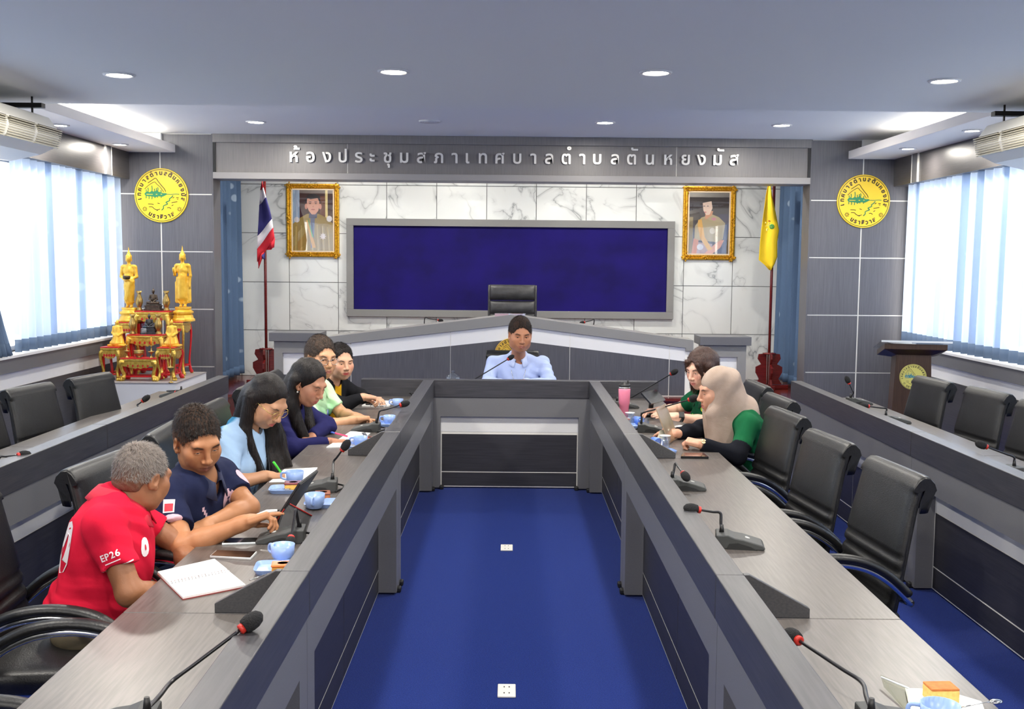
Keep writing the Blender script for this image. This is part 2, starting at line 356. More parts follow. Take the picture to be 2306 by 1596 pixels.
def curtain(name, label, s, x, y0, y1, z0, z1, cloth, hem, seed, amp=.028, per=.14, gather=None, group=None, hemh=.1):
    rnd = random.Random(seed); t = thing(name, label, 'curtain', (s*x, (y0+y1)/2, z0), group=group)
    n = max(12, int((y1-y0)/.016)); ph = [0]
    for i in range(n): ph.append(ph[-1]+2*math.pi*(y1-y0)/n/(per*rnd.choice((.7, .9, 1., 1.3, 1.7))))
    am = [amp*(.6+.6*abs(math.sin(i*.021+seed))) for i in range(n+1)]
    def P(i, z):
        f = (z-z0)/(z1-z0); y = lerp(y0, y1, i/n)-(y0+y1)/2
        if gather: c, w = gather(f); y = y*w+c
        return (am[i]*math.sin(ph[i])*(1-.35*f)*(-s), y, z-z0)
    zz = [z0+hemh+(z1-z0-hemh)*q/10 for q in range(11)]
    m = MB(); m.add([P(i, z) for z in zz for i in range(n+1)], [(a*(n+1)+i, a*(n+1)+i+1, (a+1)*(n+1)+i+1, (a+1)*(n+1)+i) for a in range(10) for i in range(n)], 0, True)
    m.build('cloth', cloth, t)
    if cloth is CUR:                                       # doubled pleats behind the face of the cloth
        for q in range(max(2, int((y1-y0)/.42))):
            i0 = rnd.randrange(2, n-9); i1 = min(n, i0+rnd.randrange(4, 9)); m = MB(); zz2 = [zz[0], zz[5], zz[10]]; w_ = i1-i0+1
            m.add([(lambda P_: (P_[0]+s*.02, P_[1], P_[2]))(P(i, z)) for z in zz2 for i in range(i0, i1+1)], [(a*w_+i, a*w_+i+1, (a+1)*w_+i+1, (a+1)*w_+i) for a in range(2) for i in range(w_-1)], 0, True); m.build('pleat', cloth, t)
    zz = [z0, z0+hemh/2, z0+hemh]; m = MB(); m.add([P(i, z) for z in zz for i in range(n+1)], [(a*(n+1)+i, a*(n+1)+i+1, (a+1)*(n+1)+i+1, (a+1)*(n+1)+i) for a in range(2) for i in range(n)], 0, True)
    m.build('hem', hem, t, solid=.003)
    return t
curtain('window_curtain', 'pale blue curtain glowing beside the golden altar, next to the corner', -1, 3.985, 9.75, 10.88, ZI0+.01, ZI1+.05, CUR, HEM, 3, .04)
curtain('window_curtain', 'pale blue curtain left of the altar, under the left air conditioner', -1, 3.985, 8.55, 9.72, ZI0+.01, ZI1+.05, CUR, HEM, 4, .04)
curtain('window_curtain', 'pale blue curtain right behind the lectern top, next to the corner', 1, 3.985, 9.62, 10.82, ZI0+.01, ZI1+.05, CUR, HEM, 5, .04)
curtain('window_curtain', 'pale blue curtain above the right back row chairs, under the right air conditioner', 1, 3.985, 8.1, 9.59, ZI0+.01, ZI1+.05, CUR, HEM, 6, .04)
curtain('tied_curtain', 'bunched blue curtain drawn aside at the left edge of the photo', -1, 3.96, 7.9, 8.42, ZI0-.0, ZI1+.05, HEM, HEM, 8, .05, .1, gather=lambda f: (-.06+.1*(1-f)-.16*math.sin(f*math.pi), .75-.35*math.sin(f*math.pi)))
for s in (-1, 1):
    for i, (y0, y1) in enumerate(((4.8, 7.7), (1.45, 4.5))):
        curtain('window_curtain', 'pale blue curtain of a window outside the frame, %s wall, %s' % (('left', 'right')[s > 0], ('middle', 'rear')[i]), s, 4.0, y0, y1, ZI0+.01, ZI1-.02, CUR, HEM, 11+i, .02, per=.2)
curtain('stage_curtain', 'dark blue spotted stage curtain at the left end of the marble wall', -1, 3.20, 11.3, 12.72, ZS+.05, 2.9, CURS, CURS, 21, .06, .2)
curtain('stage_curtain', 'dark blue spotted stage curtain behind the yellow flag', 1, 3.20, 11.3, 12.72, ZS+.05, 2.9, CURS, CURS, 22, .06, .2)
# floor sockets -------------------------------------------------------------
PLATE = mat('ivory_plate', (232, 230, 222), .45)
for lab, (u, v) in (('white floor socket plate in the aisle, nearer the centre desk', (1141, 1233)), ('white floor socket plate in the aisle, nearest the camera', (1141, 1555))):
    p = at(u, v, z=.004); t = thing('floor_socket', lab, 'socket', (p.x, p.y, 0))
    bx('cover_plate', -.036, .036, -.062, .062, 0, .008, PLATE, t, .003)
    for yy in (-.03, .03):
        for xx in (-.01, .01): bx('slot', xx-.0025, xx+.0025, yy-.006, yy+.006, .0065, .0085, BLACK, t)
# ================================================================== CEILING FIXTURES
EMIT = mat('lamp_glow', (255, 252, 246), .5, emit=14.)
def downlight(lab, x, y, z, w=None, r=.075):
    t = thing('downlight', lab, 'lamp', (x, y, z), group='round recessed ceiling downlights')
    MB().lathe([(r+.018, 0), (r+.016, -.008), (r, -.010), (r-.006, -.002)], 28).build('trim_ring', mat('lamp_ring', (232, 232, 232), .35), t)
    MB().lathe([(0, -.004), (r-.004, -.004)], 28).build('glow_disc', EMIT, t)
    lamp('lamp_light', (0, 0, -.014), w or LAMP_W, 2*r, parent=t)
p = [(-2.32, 6.4), (-.68, 6.2), (.81, 6.15), (2.52, 6.33)]
for (x, y), n in zip(p, ('leftmost', 'second from left', 'third from left', 'rightmost')): downlight('large round downlight, %s of the row in the grey ceiling' % n, x, y, ZC)
for (x, y), n in zip([(-2.37, 10.0), (.84, 9.8), (2.46, 9.87)], ('above the left end of the header lettering', 'above the middle of the header lettering', 'above the right end of the header lettering')): downlight('small downlight in the coffer '+n, x, y, ZC2)
for x, y, n in ((-3.69, 8.82, 'beside the left air conditioner'), (-3.72, 10.25, 'near the left emblem wall'), (3.66, 8.6, 'beside the right air conditioner'), (3.65, 9.95, 'near the right emblem wall')): downlight('small downlight under the white coffer ledge '+n, x, y, ZC, LAMP_W*.34, .06)
for y in (3.2, .4, -2.0):
    for x in (-2.4, -.75, .75, 2.4): downlight('ceiling downlight above or behind the camera, outside the photo', x, y, ZC)
for x in (-2.1, -.7, .9, 2.2): downlight('stage downlight hidden behind the header', x, 11.75, ZC2, LAMP_W*.55)
t = thing('ceiling_vent', 'round white ceiling diffuser between the coffer downlights', 'vent', (-.75, 9.82, ZC2))
MB().lathe([(.10, 0), (.098, -.012), (.085, -.016), (.08, -.006)], 24).build('outer_ring', WHITE_LAM, t)
for r in (.062, .038, .014): MB().lathe([(r+.014, -.006), (r+.010, -.016), (r, -.012)], 24).build('inner_ring', WHITE_LAM, t)
for s in (-1, 1):
    y0, y1 = ((8.0, 10.7), (8.5, 10.0))[s > 0]
    t = thing('light_tube', 'light tube lying hidden on the %s coffer ledge' % ('left', 'right')[s > 0], 'lamp', (s*3.7, (y0+y1)/2, ZC+.08))
    MB().tube([(0, -(y1-y0)/2, .035), (0, (y1-y0)/2, .035)], .014, 8).build('tube', EMIT, t)
    bx('tube_holder', -.02, .02, -(y1-y0)/2, (y1-y0)/2, 0, .018, WHITE_LAM, t)
    lamp('tube_light', (-s*.03, 0, .06), COVE_W*(y1-y0)/2.7, .05, (1, .98, .95), (0, 0, 0), 'RECTANGLE', y1-y0, parent=t).rotation_euler = (math.pi, s*-.35, 0)
# air conditioners -----------------------------------------------------------
AC_W = mat('ac_white', (226, 224, 216), .4); AC_G = mat('ac_grille', (176, 170, 150), .5); AC_D = mat('ac_dark', (50, 46, 40), .6)
def air_con(s, lab, xin, y1, z0, L=1.75):
    t = thing('air_conditioner', lab, 'air conditioner', (s*xin, y1, z0))     # local: +x towards the wall (mirrored), -y towards the camera
    prof = [(.0, .155), (.015, .225), (.07, .30), (.62, .315), (.66, .25), (.64, .10), (.50, .015), (.34, .0), (.13, .045), (.025, .095)]
    n = 14; rings = []
    for i in range(n+1):
        f = i/n; y = -L*f; e = min(f, 1-f)*L/.16
        k_ = 1. if e >= 1 else .80+.20*math.sqrt(max(0., 1-(1-e)**2))
        rings.append([(s*(.33+(x-.33)*k_), y, .16+(z-.16)*k_) for x, z in prof])
    MB().loft(rings, smooth=False).build('body', AC_W, t, .012, seg=3)
    # outlet grilles on the inner face
    for i in range(4):
        a, b = -.10-i*.40, -.10-i*.40-.36; g = MB()
        def Q(f, y, d): return (s*(lerp(.004, .050, f)-d), y, lerp(.150, .075, f) if 0 else lerp(.215, .083, f))
        g.add([Q(0, a, .006), Q(0, b, .006), Q(1, b, -.012), Q(1, a, -.012)], [(0, 1, 2, 3)])
        pg = g.build('outlet', AC_D, t)
        for j in range(9):
            f = (j+.5)/9; q = MB(); x = -.004+f*.03; z = lerp(.212, .086, f)
            q.box(min(s*(x-.010), s*(x+.012)), max(s*(x-.010), s*(x+.012)), b, a, z-.0035, z+.0035); q.build('grille_slat', AC_G, pg)
    for yy in (-.25, -L+.25):
        bx('hanger_bar', s*.05, s*.75, yy-.03, yy+.03, .345, .375, BLACK, t); bx('hanger_rod', s*.12, s*.13, yy-.006, yy+.006, .30, ZC-z0, BLACK, t); bx('hanger_rod', s*.6, s*.61, yy-.006, yy+.006, .30, ZC-z0, BLACK, t)
    return t
air_con(-1, 'white ceiling-hung air conditioner above the left curtains', 3.11, 7.55, 2.36)
air_con(1, 'white ceiling-hung air conditioner above the right curtains', 3.17, 7.5, 2.36)
# ================================================================== DESKS
XR, ZD, ZR = .575, .70, .825         # rail face, desk height, rail height
FOOT = mat('levelling_foot', (24, 24, 26), .5)
def desk_side(s, xr, y0, y1, label, group, first=False, gus=True, name='conference_desk'):
    """rail faces the aisle; local x grows away from the aisle, local y into the room"""
    t = thing(name, label, 'desk', (s*xr, y0, 0), group=group); L = y1-y0; g = .002
    def b(n, x0, x1, a, c, z0, z1, m, bev=.0, par=t): return bx(n, s*x0, s*x1, a, c, z0, z1, m, par, bev)
    b('rail', 0, .08, g, L-g, ZD-.005, ZR, LAM_DARK, .003)
    b('beam', .008, .085, g, L-g, .55, ZD-.005, LAM_GREY)
    for a in (g, L-.11): 
        p = b('post', .008, .11, a, a+.11-g, .012, .55, LAM_GREY)
        bx('levelling_foot', s*-.012, s*.03, a+.035, a+.075, 0, .03, FOOT, p, .008)
    pn = b('kick_panel', .10, .125, .11, L-.11, .012, .55, SEAM)
    xs_ = [.118, (L)/2, L-.118]
    for i in range(2):
        for z0, z1 in ((.02, .128), (.136, .418)): b('panel_board', .098, .1005, xs_[i]+.004, xs_[i+1]-.004, z0, z1, LAM_BLACK, 0, pn)
        b('panel_board', .098, .1005, xs_[i]+.004, xs_[i+1]-.004, .424, .548, WHITE_LAM, 0, pn)
    b('desktop', .08, .53, g, L-g, ZD-.028, ZD, LAM_TOP, .002)
    for a in (.03, L-.06): b('end_panel', .13, .48, a, a+.025, 0, ZD-.028, LAM_GREY)
    if gus:
        m = MB(); m.prism([(s*.08, ZD), (s*.08, ZR), (s*.095, ZR), (s*.27, ZD+.028), (s*.27, ZD)], .0, .022, 'y'); m.build('gusset', LAM_DARK, t, .002)
    return t
SIDE = {-1: 'left', 1: 'right'}
for s in (-1, 1):
    n = SIDE[s]
    for i, (y0, y1) in enumerate(((5.43, 7.865), (2.95, 5.43), (.47, 2.95))):
        desk_side(s, .562 if s < 0 else .588, y0, y1, '%s inner conference desk module %s' % (n, ('joining the centre desk', 'in the middle of the row', 'nearest the camera')[i]), 'inner row desk modules')
    for i, (y0, y1) in enumerate(((5.59, 8.03), (3.15, 5.59))):
        desk_side(s, 2.13, y0, y1, '%s outer back row desk module %s' % (n, ('beside the stage', 'nearer the camera')[i]), 'outer row desk modules', gus=False)
# centre desk ------------------------------------------------------------------
t = thing('centre_desk', 'dark grey centre desk with raised rail closing the far end of the aisle', 'desk', (0, 7.868, 0))
bx('rail', -1.105, 1.105, 0, .085, ZD-.005, ZR, LAM_DARKX, t, .003)
bx('beam', -.62, .62, .008, .085, .55, ZD-.005, LAM_GREY, t)
for s in (-1, 1):
    p = bx('post', s*.515, s*.62, .008, .11, .012, .55, LAM_GREY, t); bx('levelling_foot', s*.49, s*.52, -.01, .03, 0, .03, FOOT, p, .006)
    bx('end_panel', s*1.02, s*1.05, .1, .5, 0, ZD-.028, LAM_GREY, t)
pn = bx('kick_panel', -.515, .515, .05, .07, .012, .55, SEAM, t)
bx('panel_board', -.507, .507, .047, .0505, .02, .122, LAM_BLACKX, pn); bx('panel_board', -.507, .507, .047, .0505, .130, .412, LAM_BLACKX, pn); bx('panel_board', -.515, .515, .048, .0505, .43, .548, WHITE_LAM, pn)
bx('desktop', -1.105, 1.105, .085, .60, ZD-.028, ZD, LAM_TOPX, t, .002)
# ================================================================== STAGE BENCH
BY = 11.13
t = thing('council_bench', 'long grey and white bench with gabled front below the blue screen', 'bench', (0, BY, ZS))
def poly(name, pts, y0, y1, m, par, bev=0.): return MB().prism([(x, z-ZS) for x, z in pts], y0, y1, 'y').build(name, m, par, bev)
poly('gable_cap', [(-1.915, .905), (0, 1.154), (1.915, .905), (1.915, .79), (1.835, .79), (1.835, .822), (0, 1.045), (-1.835, .822), (-1.835, .79), (-1.915, .79)], -.03, .30, mat('bench_grey', (132, 131, 130), .45), t, .003)
for a, b in ((-1.835, -1.672), (-1.664, -.628), (-.622, .622), (.628, 1.664), (1.672, 1.835)):
    fz = lambda x: 1.045-abs(x)*(1.045-.822)/1.835
    fl = lambda x: .892-abs(x)*(.892-.70)/1.67
    pts = [(a, fz(a))]+([(0, fz(0))] if a < 0 < b else [])+[(b, fz(b)), (b, fl(b))]+([(0, fl(0))] if a < 0 < b else [])+[(a, fl(a))]
    poly('white_board', pts, -.007, -.0036, WHITE_LAM, t)
    pts = [(a, fl(a))]+([(0, fl(0))] if a < 0 < b else [])+[(b, fl(b)), (b, ZS+.01), (a, ZS+.01)]
    poly('dark_board', pts, -.008, -.0036, noisy('bench_dark', (72, 72, 79), (88, 88, 95), (80, 80, 1.3), 3, 5, .42), t)
poly('backing', [(-1.9, ZS), (-1.9, .80), (0, 1.03), (1.9, .80), (1.9, ZS)], -.0035, .05, SEAM, t)
bx('bench_top', -1.85, 1.85, .30, .62, .46, .49, LAM_TOPX, t)
for s in (-1, 1): bx('end_panel', s*1.82, s*1.85, .05, .62, 0, .46, LAM_GREY, t)
for s in (-1, 1):
    t = thing('bench_pier', 'grey capped pier with white inset standing %s of the council bench' % SIDE[s], 'pier', (s*2.25, BY, ZS))
    bx('cap', -.268, .268, -.04, .34, .545, .635, mat('pier_grey', (98, 98, 102), .45), t, .003)
    m = MB()
    m.box(-.225, -.135, 0, .3, 0, .545); m.box(-.135, .225, 0, .3, .42, .545); m.build('frame', mat('bench_grey'), t) if s < 0 else MB().box(.135, .225, 0, .3, 0, .545).box(-.225, .135, 0, .3, .42, .545).build('frame', mat('bench_grey'), t)
    a, b = (-.135, .225) if s < 0 else (-.225, .135)
    bx('white_inset', a, b, .03, .05, .19, .42, WHITE_LAM, t); bx('dark_inset', a, b, .03, .05, 0, .19, mat('bench_dark'), t)
# blue screen --------------------------------------------------------------------
t = thing('wall_screen', 'large navy blue screen in a wide grey frame on the marble wall', 'screen', (0, WB-.012, 1.036))
FR = noisy('screen_frame_grey', (122, 122, 122), (134, 134, 133), (60, 60, 60), 6, 3, .5)
for n, a, b, c, d in (('frame_rail', -1.96, 1.945, 1.08, 1.165), ('frame_rail', -1.96, 1.945, 0, .085), ('frame_stile', -1.96, -1.877, .085, 1.08), ('frame_stile', 1.862, 1.945, .085, 1.08)): bx(n, a, b, -.05, 0, c, d, FR, t, .003)
bx('screen_cloth', -1.877, 1.862, -.02, -.004, .085, 1.08, noisy('navy_screen', (17, 8, 80), (24, 13, 100), (1, 1, 1.2), 2.2, 3, .75, spec=.2), t)
# portraits ------------------------------------------------------------------------
GF = noisy('gilt_frame', (196, 138, 20), (240, 190, 60), (1, 1, 1), 60, 3, .28, metal=.7, bump=.35)
def flat(par, name, pts, y, m):
    return MB().prism(pts, y-.0012, y, 'y').build(name, m, par)
def portrait(label, x0, x1, z0, z1, kind):
    cx, cz = (x0+x1)/2, (z0+z1)/2; w, h = (x1-x0)/2, (z1-z0)/2
    t = thing('framed_portrait', label, 'portrait', (cx, WB-.012, cz))
    pr = [(0, -.004), (.004, -.028), (.02, -.032), (.032, -.02), (.045, -.026), (.058, -.012), (.062, -.004)]   # (inward, depth)
    for n_, (ax, sx) in (('frame_side', ('v', -1)), ('frame_side', ('v', 1)), ('frame_bar', ('h', -1)), ('frame_bar', ('h', 1))):
        r1 = []; r2 = []
        for d, y in pr:
            if ax == 'v': r1.append((sx*(w-d), y, -(h-d))); r2.append((sx*(w-d), y, h-d))
            else: r1.append((-(w-d), y, sx*(h-d))); r2.append((w-d, y, sx*(h-d)))
        MB().loft([r1, r2], smooth=False).build(n_, GF, t)
    rnd = random.Random(5)
    for cx_, cz_, rx in ((-w+.03, -h+.03, .055), (w-.03, -h+.03, .055), (-w+.03, h-.03, .055), (w-.03, h-.03, .055), (0, h-.03, .07), (0, -h+.03, .07), (-w+.03, 0, .07), (w-.03, 0, .07)):
        m = MB()
        for i in range(16):
            a, q = rnd.uniform(-1, 1), rnd.uniform(-1, 1)
            if abs(cx_) < .01: px, pz = a*rx, q*.022
            elif abs(cz_) < .01: px, pz = q*.022, a*rx
            else:
                px, pz = (a*rx, q*.02) if i % 2 else (q*.02, a*rx)
                px -= math.copysign(.012, cx_); pz -= math.copysign(.012, cz_)
            m.ball((cx_+px, -.032, cz_+pz), rnd.uniform(.007, .013), 6, sc=(1, .7, 1))
        m.build('ornament', GF, t)
    w2, h2 = w-.06, h-.06
    m = MB()
    for a, b, c, d in ((-w2, w2, h2-.016, h2), (-w2, w2, -h2, -h2+.016), (-w2, -w2+.016, -h2+.016, h2-.016), (w2-.016, w2, -h2+.016, h2-.016)): m.box(a, b, -.014, -.006, c, d)
    m.build('inner_slip', mat('cream_slip', (226, 206, 176), .6), t)
    W2, H2 = w2-.016, h2-.016
    pic = bx('picture', -W2, W2, -.009, -.006, -H2, H2, mat('pic_'+kind, (70, 38, 36) if kind == 'a' else (66, 58, 58), .5), t)
    def E(cx, cz, rx, rz, n=20, a0=0., a1=2*math.pi): return [((cx+rx*math.cos(a0+(a1-a0)*i/(n if a1-a0 < 6.2 else n)))*W2, (cz+rz*math.sin(a0+(a1-a0)*i/n))*H2) for i in range(n if a1-a0 > 6.2 else n+1)]
    S = lambda pts: [(x*W2, z*H2) for x, z in pts]
    y = -.0092; F_ = lambda n, p, c, d=0: flat(pic, n, p, y-.0004*d, mat('ink_%d_%d_%d' % c, c, .55))
    if kind == 'a':
        F_('backdrop', S([(-1, -.1), (-.66, -.1), (-.66, 1), (-1, 1)]), (150, 172, 196)); F_('backdrop', S([(.62, .0), (.74, .0), (.74, 1), (.62, 1)]), (232, 214, 150)); F_('backdrop', S([(.36, .1), (.62, .1), (.62, .8), (.36, .8)]), (120, 76, 56))
        F_('coat', S([(-1, -1), (1, -1), (1, -.10), (.72, .08), (.30, .22), (-.28, .22), (-.7, .06), (-1, -.12)]), (164, 140, 72), 1)
        for q in range(7): F_('coat_braid', S([(-.9+q*.28, -1), (-.82+q*.28, -1), (-.80+q*.26, -.1-.1*abs(q-3)/3), (-.86+q*.26, -.1-.1*abs(q-3)/3)]), (190, 168, 104), 2)
        F_('epaulette', E(.82, .06, .14, .1), (224, 222, 226), 2); F_('epaulette', E(-.8, .02, .14, .09), (206, 204, 206), 2)
        F_('collar', S([(-.2, .08), (.2, .08), (.22, .26), (-.18, .26)]), (88, 92, 120), 2)
        F_('shirt_front', S([(-.12, .08), (.1, .08), (.02, -.9), (-.1, -.9)]), (110, 116, 140), 2)
        F_('sash', S([(-.34, .0), (-.22, .04), (.14, -.9), (-.04, -.9)]), (222, 168, 58), 3); F_('sash_edge', S([(-.26, .03), (-.22, .04), (.02, -.55), (-.04, -.55)]), (96, 170, 92), 4)
        F_('star', [(((.50+(.17 if i % 2 == 0 else .1)*math.cos(i*math.pi/8))*W2), ((-.52+(.17 if i % 2 == 0 else .1)*.72*math.sin(i*math.pi/8))*H2)) for i in range(16)], (226, 214, 200), 3)
        F_('ear', E(-.33, .46, .07, .09), (216, 150, 130), 2); F_('ear', E(.37, .46, .07, .09), (222, 160, 140), 2)
        F_('face', S([(-.29, .72), (.3, .74), (.34, .5), (.27, .32), (.12, .2), (-.05, .2), (-.2, .32), (-.3, .5)]), (224, 168, 146), 3)
        F_('hair', S([(-.34, .54), (-.36, .72), (-.2, .86), (.1, .88), (.36, .8), (.38, .54), (.3, .66), (.24, .74), (-.1, .70), (-.27, .74), (-.3, .6)]), (40, 40, 46), 4)
        for e in (-.13, .15): F_('eye', E(e, .555, .055, .014), (70, 44, 40), 4); F_('brow', E(e, .61, .08, .012), (70, 52, 50), 4)
        F_('mouth', E(.01, .36, .1, .018), (176, 92, 88), 4); F_('nose', E(.02, .46, .04, .03), (204, 142, 122), 4)
    else:
        F_('backdrop', S([(.45, -1), (1, -1), (1, .3), (.45, .3)]), (62, 56, 84)); F_('backdrop', S([(-1, -1), (-.8, -1), (-.8, .2), (-1, .2)]), (140, 124, 84))
        F_('blouse', S([(-.72, -.55), (.5, -.62), (.72, -.52), (.82, -.0), (.5, .2), (.12, .3), (-.4, .18), (-.7, -.1)]), (178, 162, 120), 1)
        F_('arm', S([(-.85, -1), (-.6, -1), (-.5, -.55), (-.75, -.5)]), (204, 136, 98), 2); F_('arm', S([(-.2, -1), (.25, -.72), (.6, -.55), (.78, -.55), (.6, -.8), (.2, -1)]), (216, 150, 116), 2)
        F_('skirt', S([(-.55, -.62), (.2, -.68), (.1, -1), (-.6, -1)]), (176, 150, 150), 1)
        F_('sash', S([(-.55, .1), (-.38, .14), (-.2, -.45), (.2, -.85), (-.02, -.9), (-.42, -.5), (-.56, -.1)]), (222, 172, 72), 3)
        F_('brooch', E(-.42, -.78, .16, .1), (214, 216, 224), 4); F_('lace', E(.18, -.25, .14, .1), (214, 204, 180), 3); F_('bow', E(.24, .14, .12, .05), (200, 130, 150), 3)
        F_('neck', S([(-.2, .1), (.14, .26), (.2, .4), (-.2, .4)]), (206, 146, 108), 2)
        F_('hair', E(-.02, .62, .38, .22), (58, 52, 50), 2); F_('face', S([(-.34, .66), (.1, .72), (.16, .5), (.02, .28), (-.14, .26), (-.3, .42)]), (232, 206, 188), 3)
        for e in (-.26, -.08): F_('eye', E(e, .56, .05, .013), (70, 54, 54), 4)
        F_('mouth', E(-.2, .36, .06, .018), (196, 92, 96), 4)
    gl = mat('picture_glass', (255, 255, 255)); 
    if 'done' not in gl: _glass(gl, .10); gl['done'] = 1
    bx('glass', -W2, W2, -.0145, -.0135, -H2, H2, gl, t)
    return t
portrait('gilt framed portrait of a figure in a gold uniform, beside the striped flag', -2.678, -2.048, 1.737, 2.606, 'a')
portrait('gilt framed portrait of a figure with a gold sash, beside the yellow flag', 2.040, 2.666, 1.746, 2.621, 'b')
# flags ----------------------------------------------------------------------------
MAHOG = noisy('mahogany', (92, 22, 22), (112, 30, 28), (3, 3, 30), 3, 4, .22, coat=.4)
def flag_stand(label, u, ub, vbase, ztop, kind):
    yy = 11.9; b = at(ub, vbase, y=yy)
    t = thing('flag_stand', label, 'flag', (b.x, yy, ZS))
    bx('foot_bar', -.22, .22, -.03, .03, 0, .05, MAHOG, t, .008); bx('foot_bar', -.03, .03, -.2, .2, 0, .05, MAHOG, t, .008)
    half = [(.05, .05), (.15, .05), (.11, .11), (.15, .18), (.15, .24), (.09, .27), (.13, .33), (.12, .38), (.07, .385), (.03, .40), (.025, .05)]
    for r in range(4):
        M = Matrix.Rotation(r*math.pi/2, 4, 'Z'); MB().prism([(x, z*1.03) for x, z in half], -.012, .012, 'y', M=M).build('bracket', MAHOG, t, .004)
    MB().lathe([(0, .39), (.075, .39), (.075, .405), (0, .405)], 16).build('collar', MAHOG, t)
    top = at(u, 405, y=yy); H = 2.62-ZS
    MB().tube([(0, 0, .05), (0, 0, H)], .016, 10).build('pole', MAHOG, t)
    return t, yy
def cloth_flag(par, fn, nu, nv, name, m): return MB().grid(fn, nu, nv).build(name, m, par, solid=.003)
t, yy = flag_stand('red white and blue striped flag on a dark red stand, left of the bench', 597, 600, 836, 2.6, 'th')
FLAGC = [mat('flag_red', (206, 32, 50), .75), mat('flag_white', (232, 226, 232), .75), mat('flag_blue', (56, 52, 120), .75)]
# the cloth hangs in folds from the pole; stripes run slanting because it hangs from its hoist
def thai(name, outline, m, yo):
    pts = [(at(u, v, y=yy-.03)) for u, v in outline]
    c = sum((Vector((p.x, 0, p.z)) for p in pts), Vector())/len(pts); mb = MB(); o = Vector((t.location.x, 0, ZS))
    return pts
def band(name, rows, m, ph):
    """rows: list of (left uv, right uv) from top to bottom; hanging cloth with soft folds"""
    nv = 14; R_ = []
    for (a, b) in rows:
        A, B = at(a[0], a[1], y=yy-.045), at(b[0], b[1], y=yy-.045)
        R_.append([(lerp(A.x, B.x, j/(nv-1))-t.location.x, -.045+.022*math.sin(5.5*j/(nv-1)+ph), lerp(A.z, B.z, j/(nv-1))-ZS) for j in range(nv)])
    vs = [p for r in R_ for p in r]; n = nv
    MB().add(vs, [(i*n+j, i*n+j+1, (i+1)*n+j+1, (i+1)*n+j) for i in range(len(R_)-1) for j in range(n-1)], 0, True).build(name, m, t, solid=.003)
band('red_stripe', [((590, 407), (591, 407)), ((586, 428), (594, 422))], FLAGC[0], 0)
band('white_stripe', [((586, 428), (594, 422)), ((584, 461), (600, 444))], FLAGC[1], 0)
band('blue_stripe', [((584, 461), (600, 444)), ((582, 500), (608, 470)), ((580, 531), (613, 493))], FLAGC[2], 0)
band('white_stripe', [((580, 531), (613, 493)), ((579, 560), (616, 512))], FLAGC[1], 0)
band('red_stripe', [((579, 560), (616, 512)), ((579, 590), (619, 535))], FLAGC[0], 0)
band('red_tip', [((579, 580), (596, 566)), ((582, 605), (583, 602))], FLAGC[0], 1.)
band('red_tip', [((596, 563), (619, 535)), ((610, 562), (617, 557))], FLAGC[0], 1.2)
band('blue_fold', [((585, 581), (596, 568)), ((595, 584), (596, 583))], FLAGC[2], 2.)
t, yy = flag_stand('plain yellow flag on a dark red stand, right of the bench', 1733, 1730, 868, 2.6, 'y')
YF = mat('flag_yellow', (240, 204, 24), .7)
band('yellow_cloth', [((1731, 411), (1734, 411)), ((1725, 440), (1738, 440)), ((1720, 480), (1746, 478)), ((1715, 515), (1754, 518)), ((1712, 545), (1750, 545)), ((1709, 585), (1750, 578)), ((1722, 596), (1744, 594)), ((1733, 608), (1736, 608))], YF, .4)
em = [at(u, v, y=yy-.078) for u, v in ((1738, 510),)][0]
q = MB(); q.lathe([(.018, 0), (.028, 0), (.028, .002), (.018, .002)], 16, 0, Matrix.Translation((em.x-t.location.x, em.y-t.location.y, em.z-ZS)) @ Matrix.Rotation(math.pi/2, 4, 'X')); q.build('emblem_ring', mat('emblem_green', (96, 170, 80), .6), t)
rr = random.Random(3); q = MB()
for i in range(14):
    q.ball((em.x-t.location.x+rr.uniform(-.07, .01), em.y-t.location.y, em.z-ZS+rr.uniform(-.06, .07)), rr.uniform(.004, .011), 6, rr.choice((0, 1, 1)), sc=(1, .3, 1))
q.build('emblem_embroidery', [mat('emb_orange', (224, 120, 50), .6), mat('emb_pale', (246, 230, 120), .6)], t)
# ================================================================== WRITING AND EMBLEMS
TOPW = 'เทศบาลตำบลตันหยงมัส'; BOTW = 'นราธิวาส'
CL_TOP = ['เ', 'ท', 'ศ', 'บ', 'า', 'ล', 'ต', 'า', 'บ', 'ล', 'ต', 'น', 'ห', 'ย', 'ง', 'ม', 'ส']
SIGN = [('ห', 90), ('อ', 170), ('ง', 248), ('ป', 325), ('ร', 402), ('ะ', 466), ('ช', 540), ('ม', 620), ('ส', 703), ('ภ', 785), ('า', 862), ('เ', 925), ('ท', 998), ('ศ', 1080), ('บ', 1163), ('า', 1240), ('ล', 1316), ('ต', 1398), ('า', 1475), ('บ', 1547), ('ล', 1632), ('ต', 1712), ('น', 1800), ('ห', 1888), ('ย', 1972), ('ง', 2047), ('ม', 2125), ('ส', 2205)]
MARKS = {0: '้', 6: 'ุ', 17: 'ํ', 21: 'ั', 26: 'ั'}
allc = set(c for c, _ in SIGN) | set(MARKS.values()) | set(CL_TOP) | set('นราธวาสิ')
glyphs(sorted(allc), .017); glyphs(sorted(allc), .04)
LET = mat('polished_letter', (240, 238, 232), .32, .45)
sg = thing('header_lettering', 'raised silver lettering across the grey header beam', 'lettering', (0, YP-.012, 2.585))
def place_glyph(par, name, c, x, z, size, m, bold, depth, y=0., rot=0., dy=0.):
    M = Matrix.Translation((x, y, z)) @ Matrix.Rotation(rot, 4, 'Y') @ Matrix.Translation((0, 0, dy)) @ Matrix.Rotation(math.pi/2, 4, 'X') @ Matrix.Scale(size, 4)
    mb = MB(); glyph_mb(mb, c, M, bold, depth/size); return mb.build(name, m, par) if mb.v else None
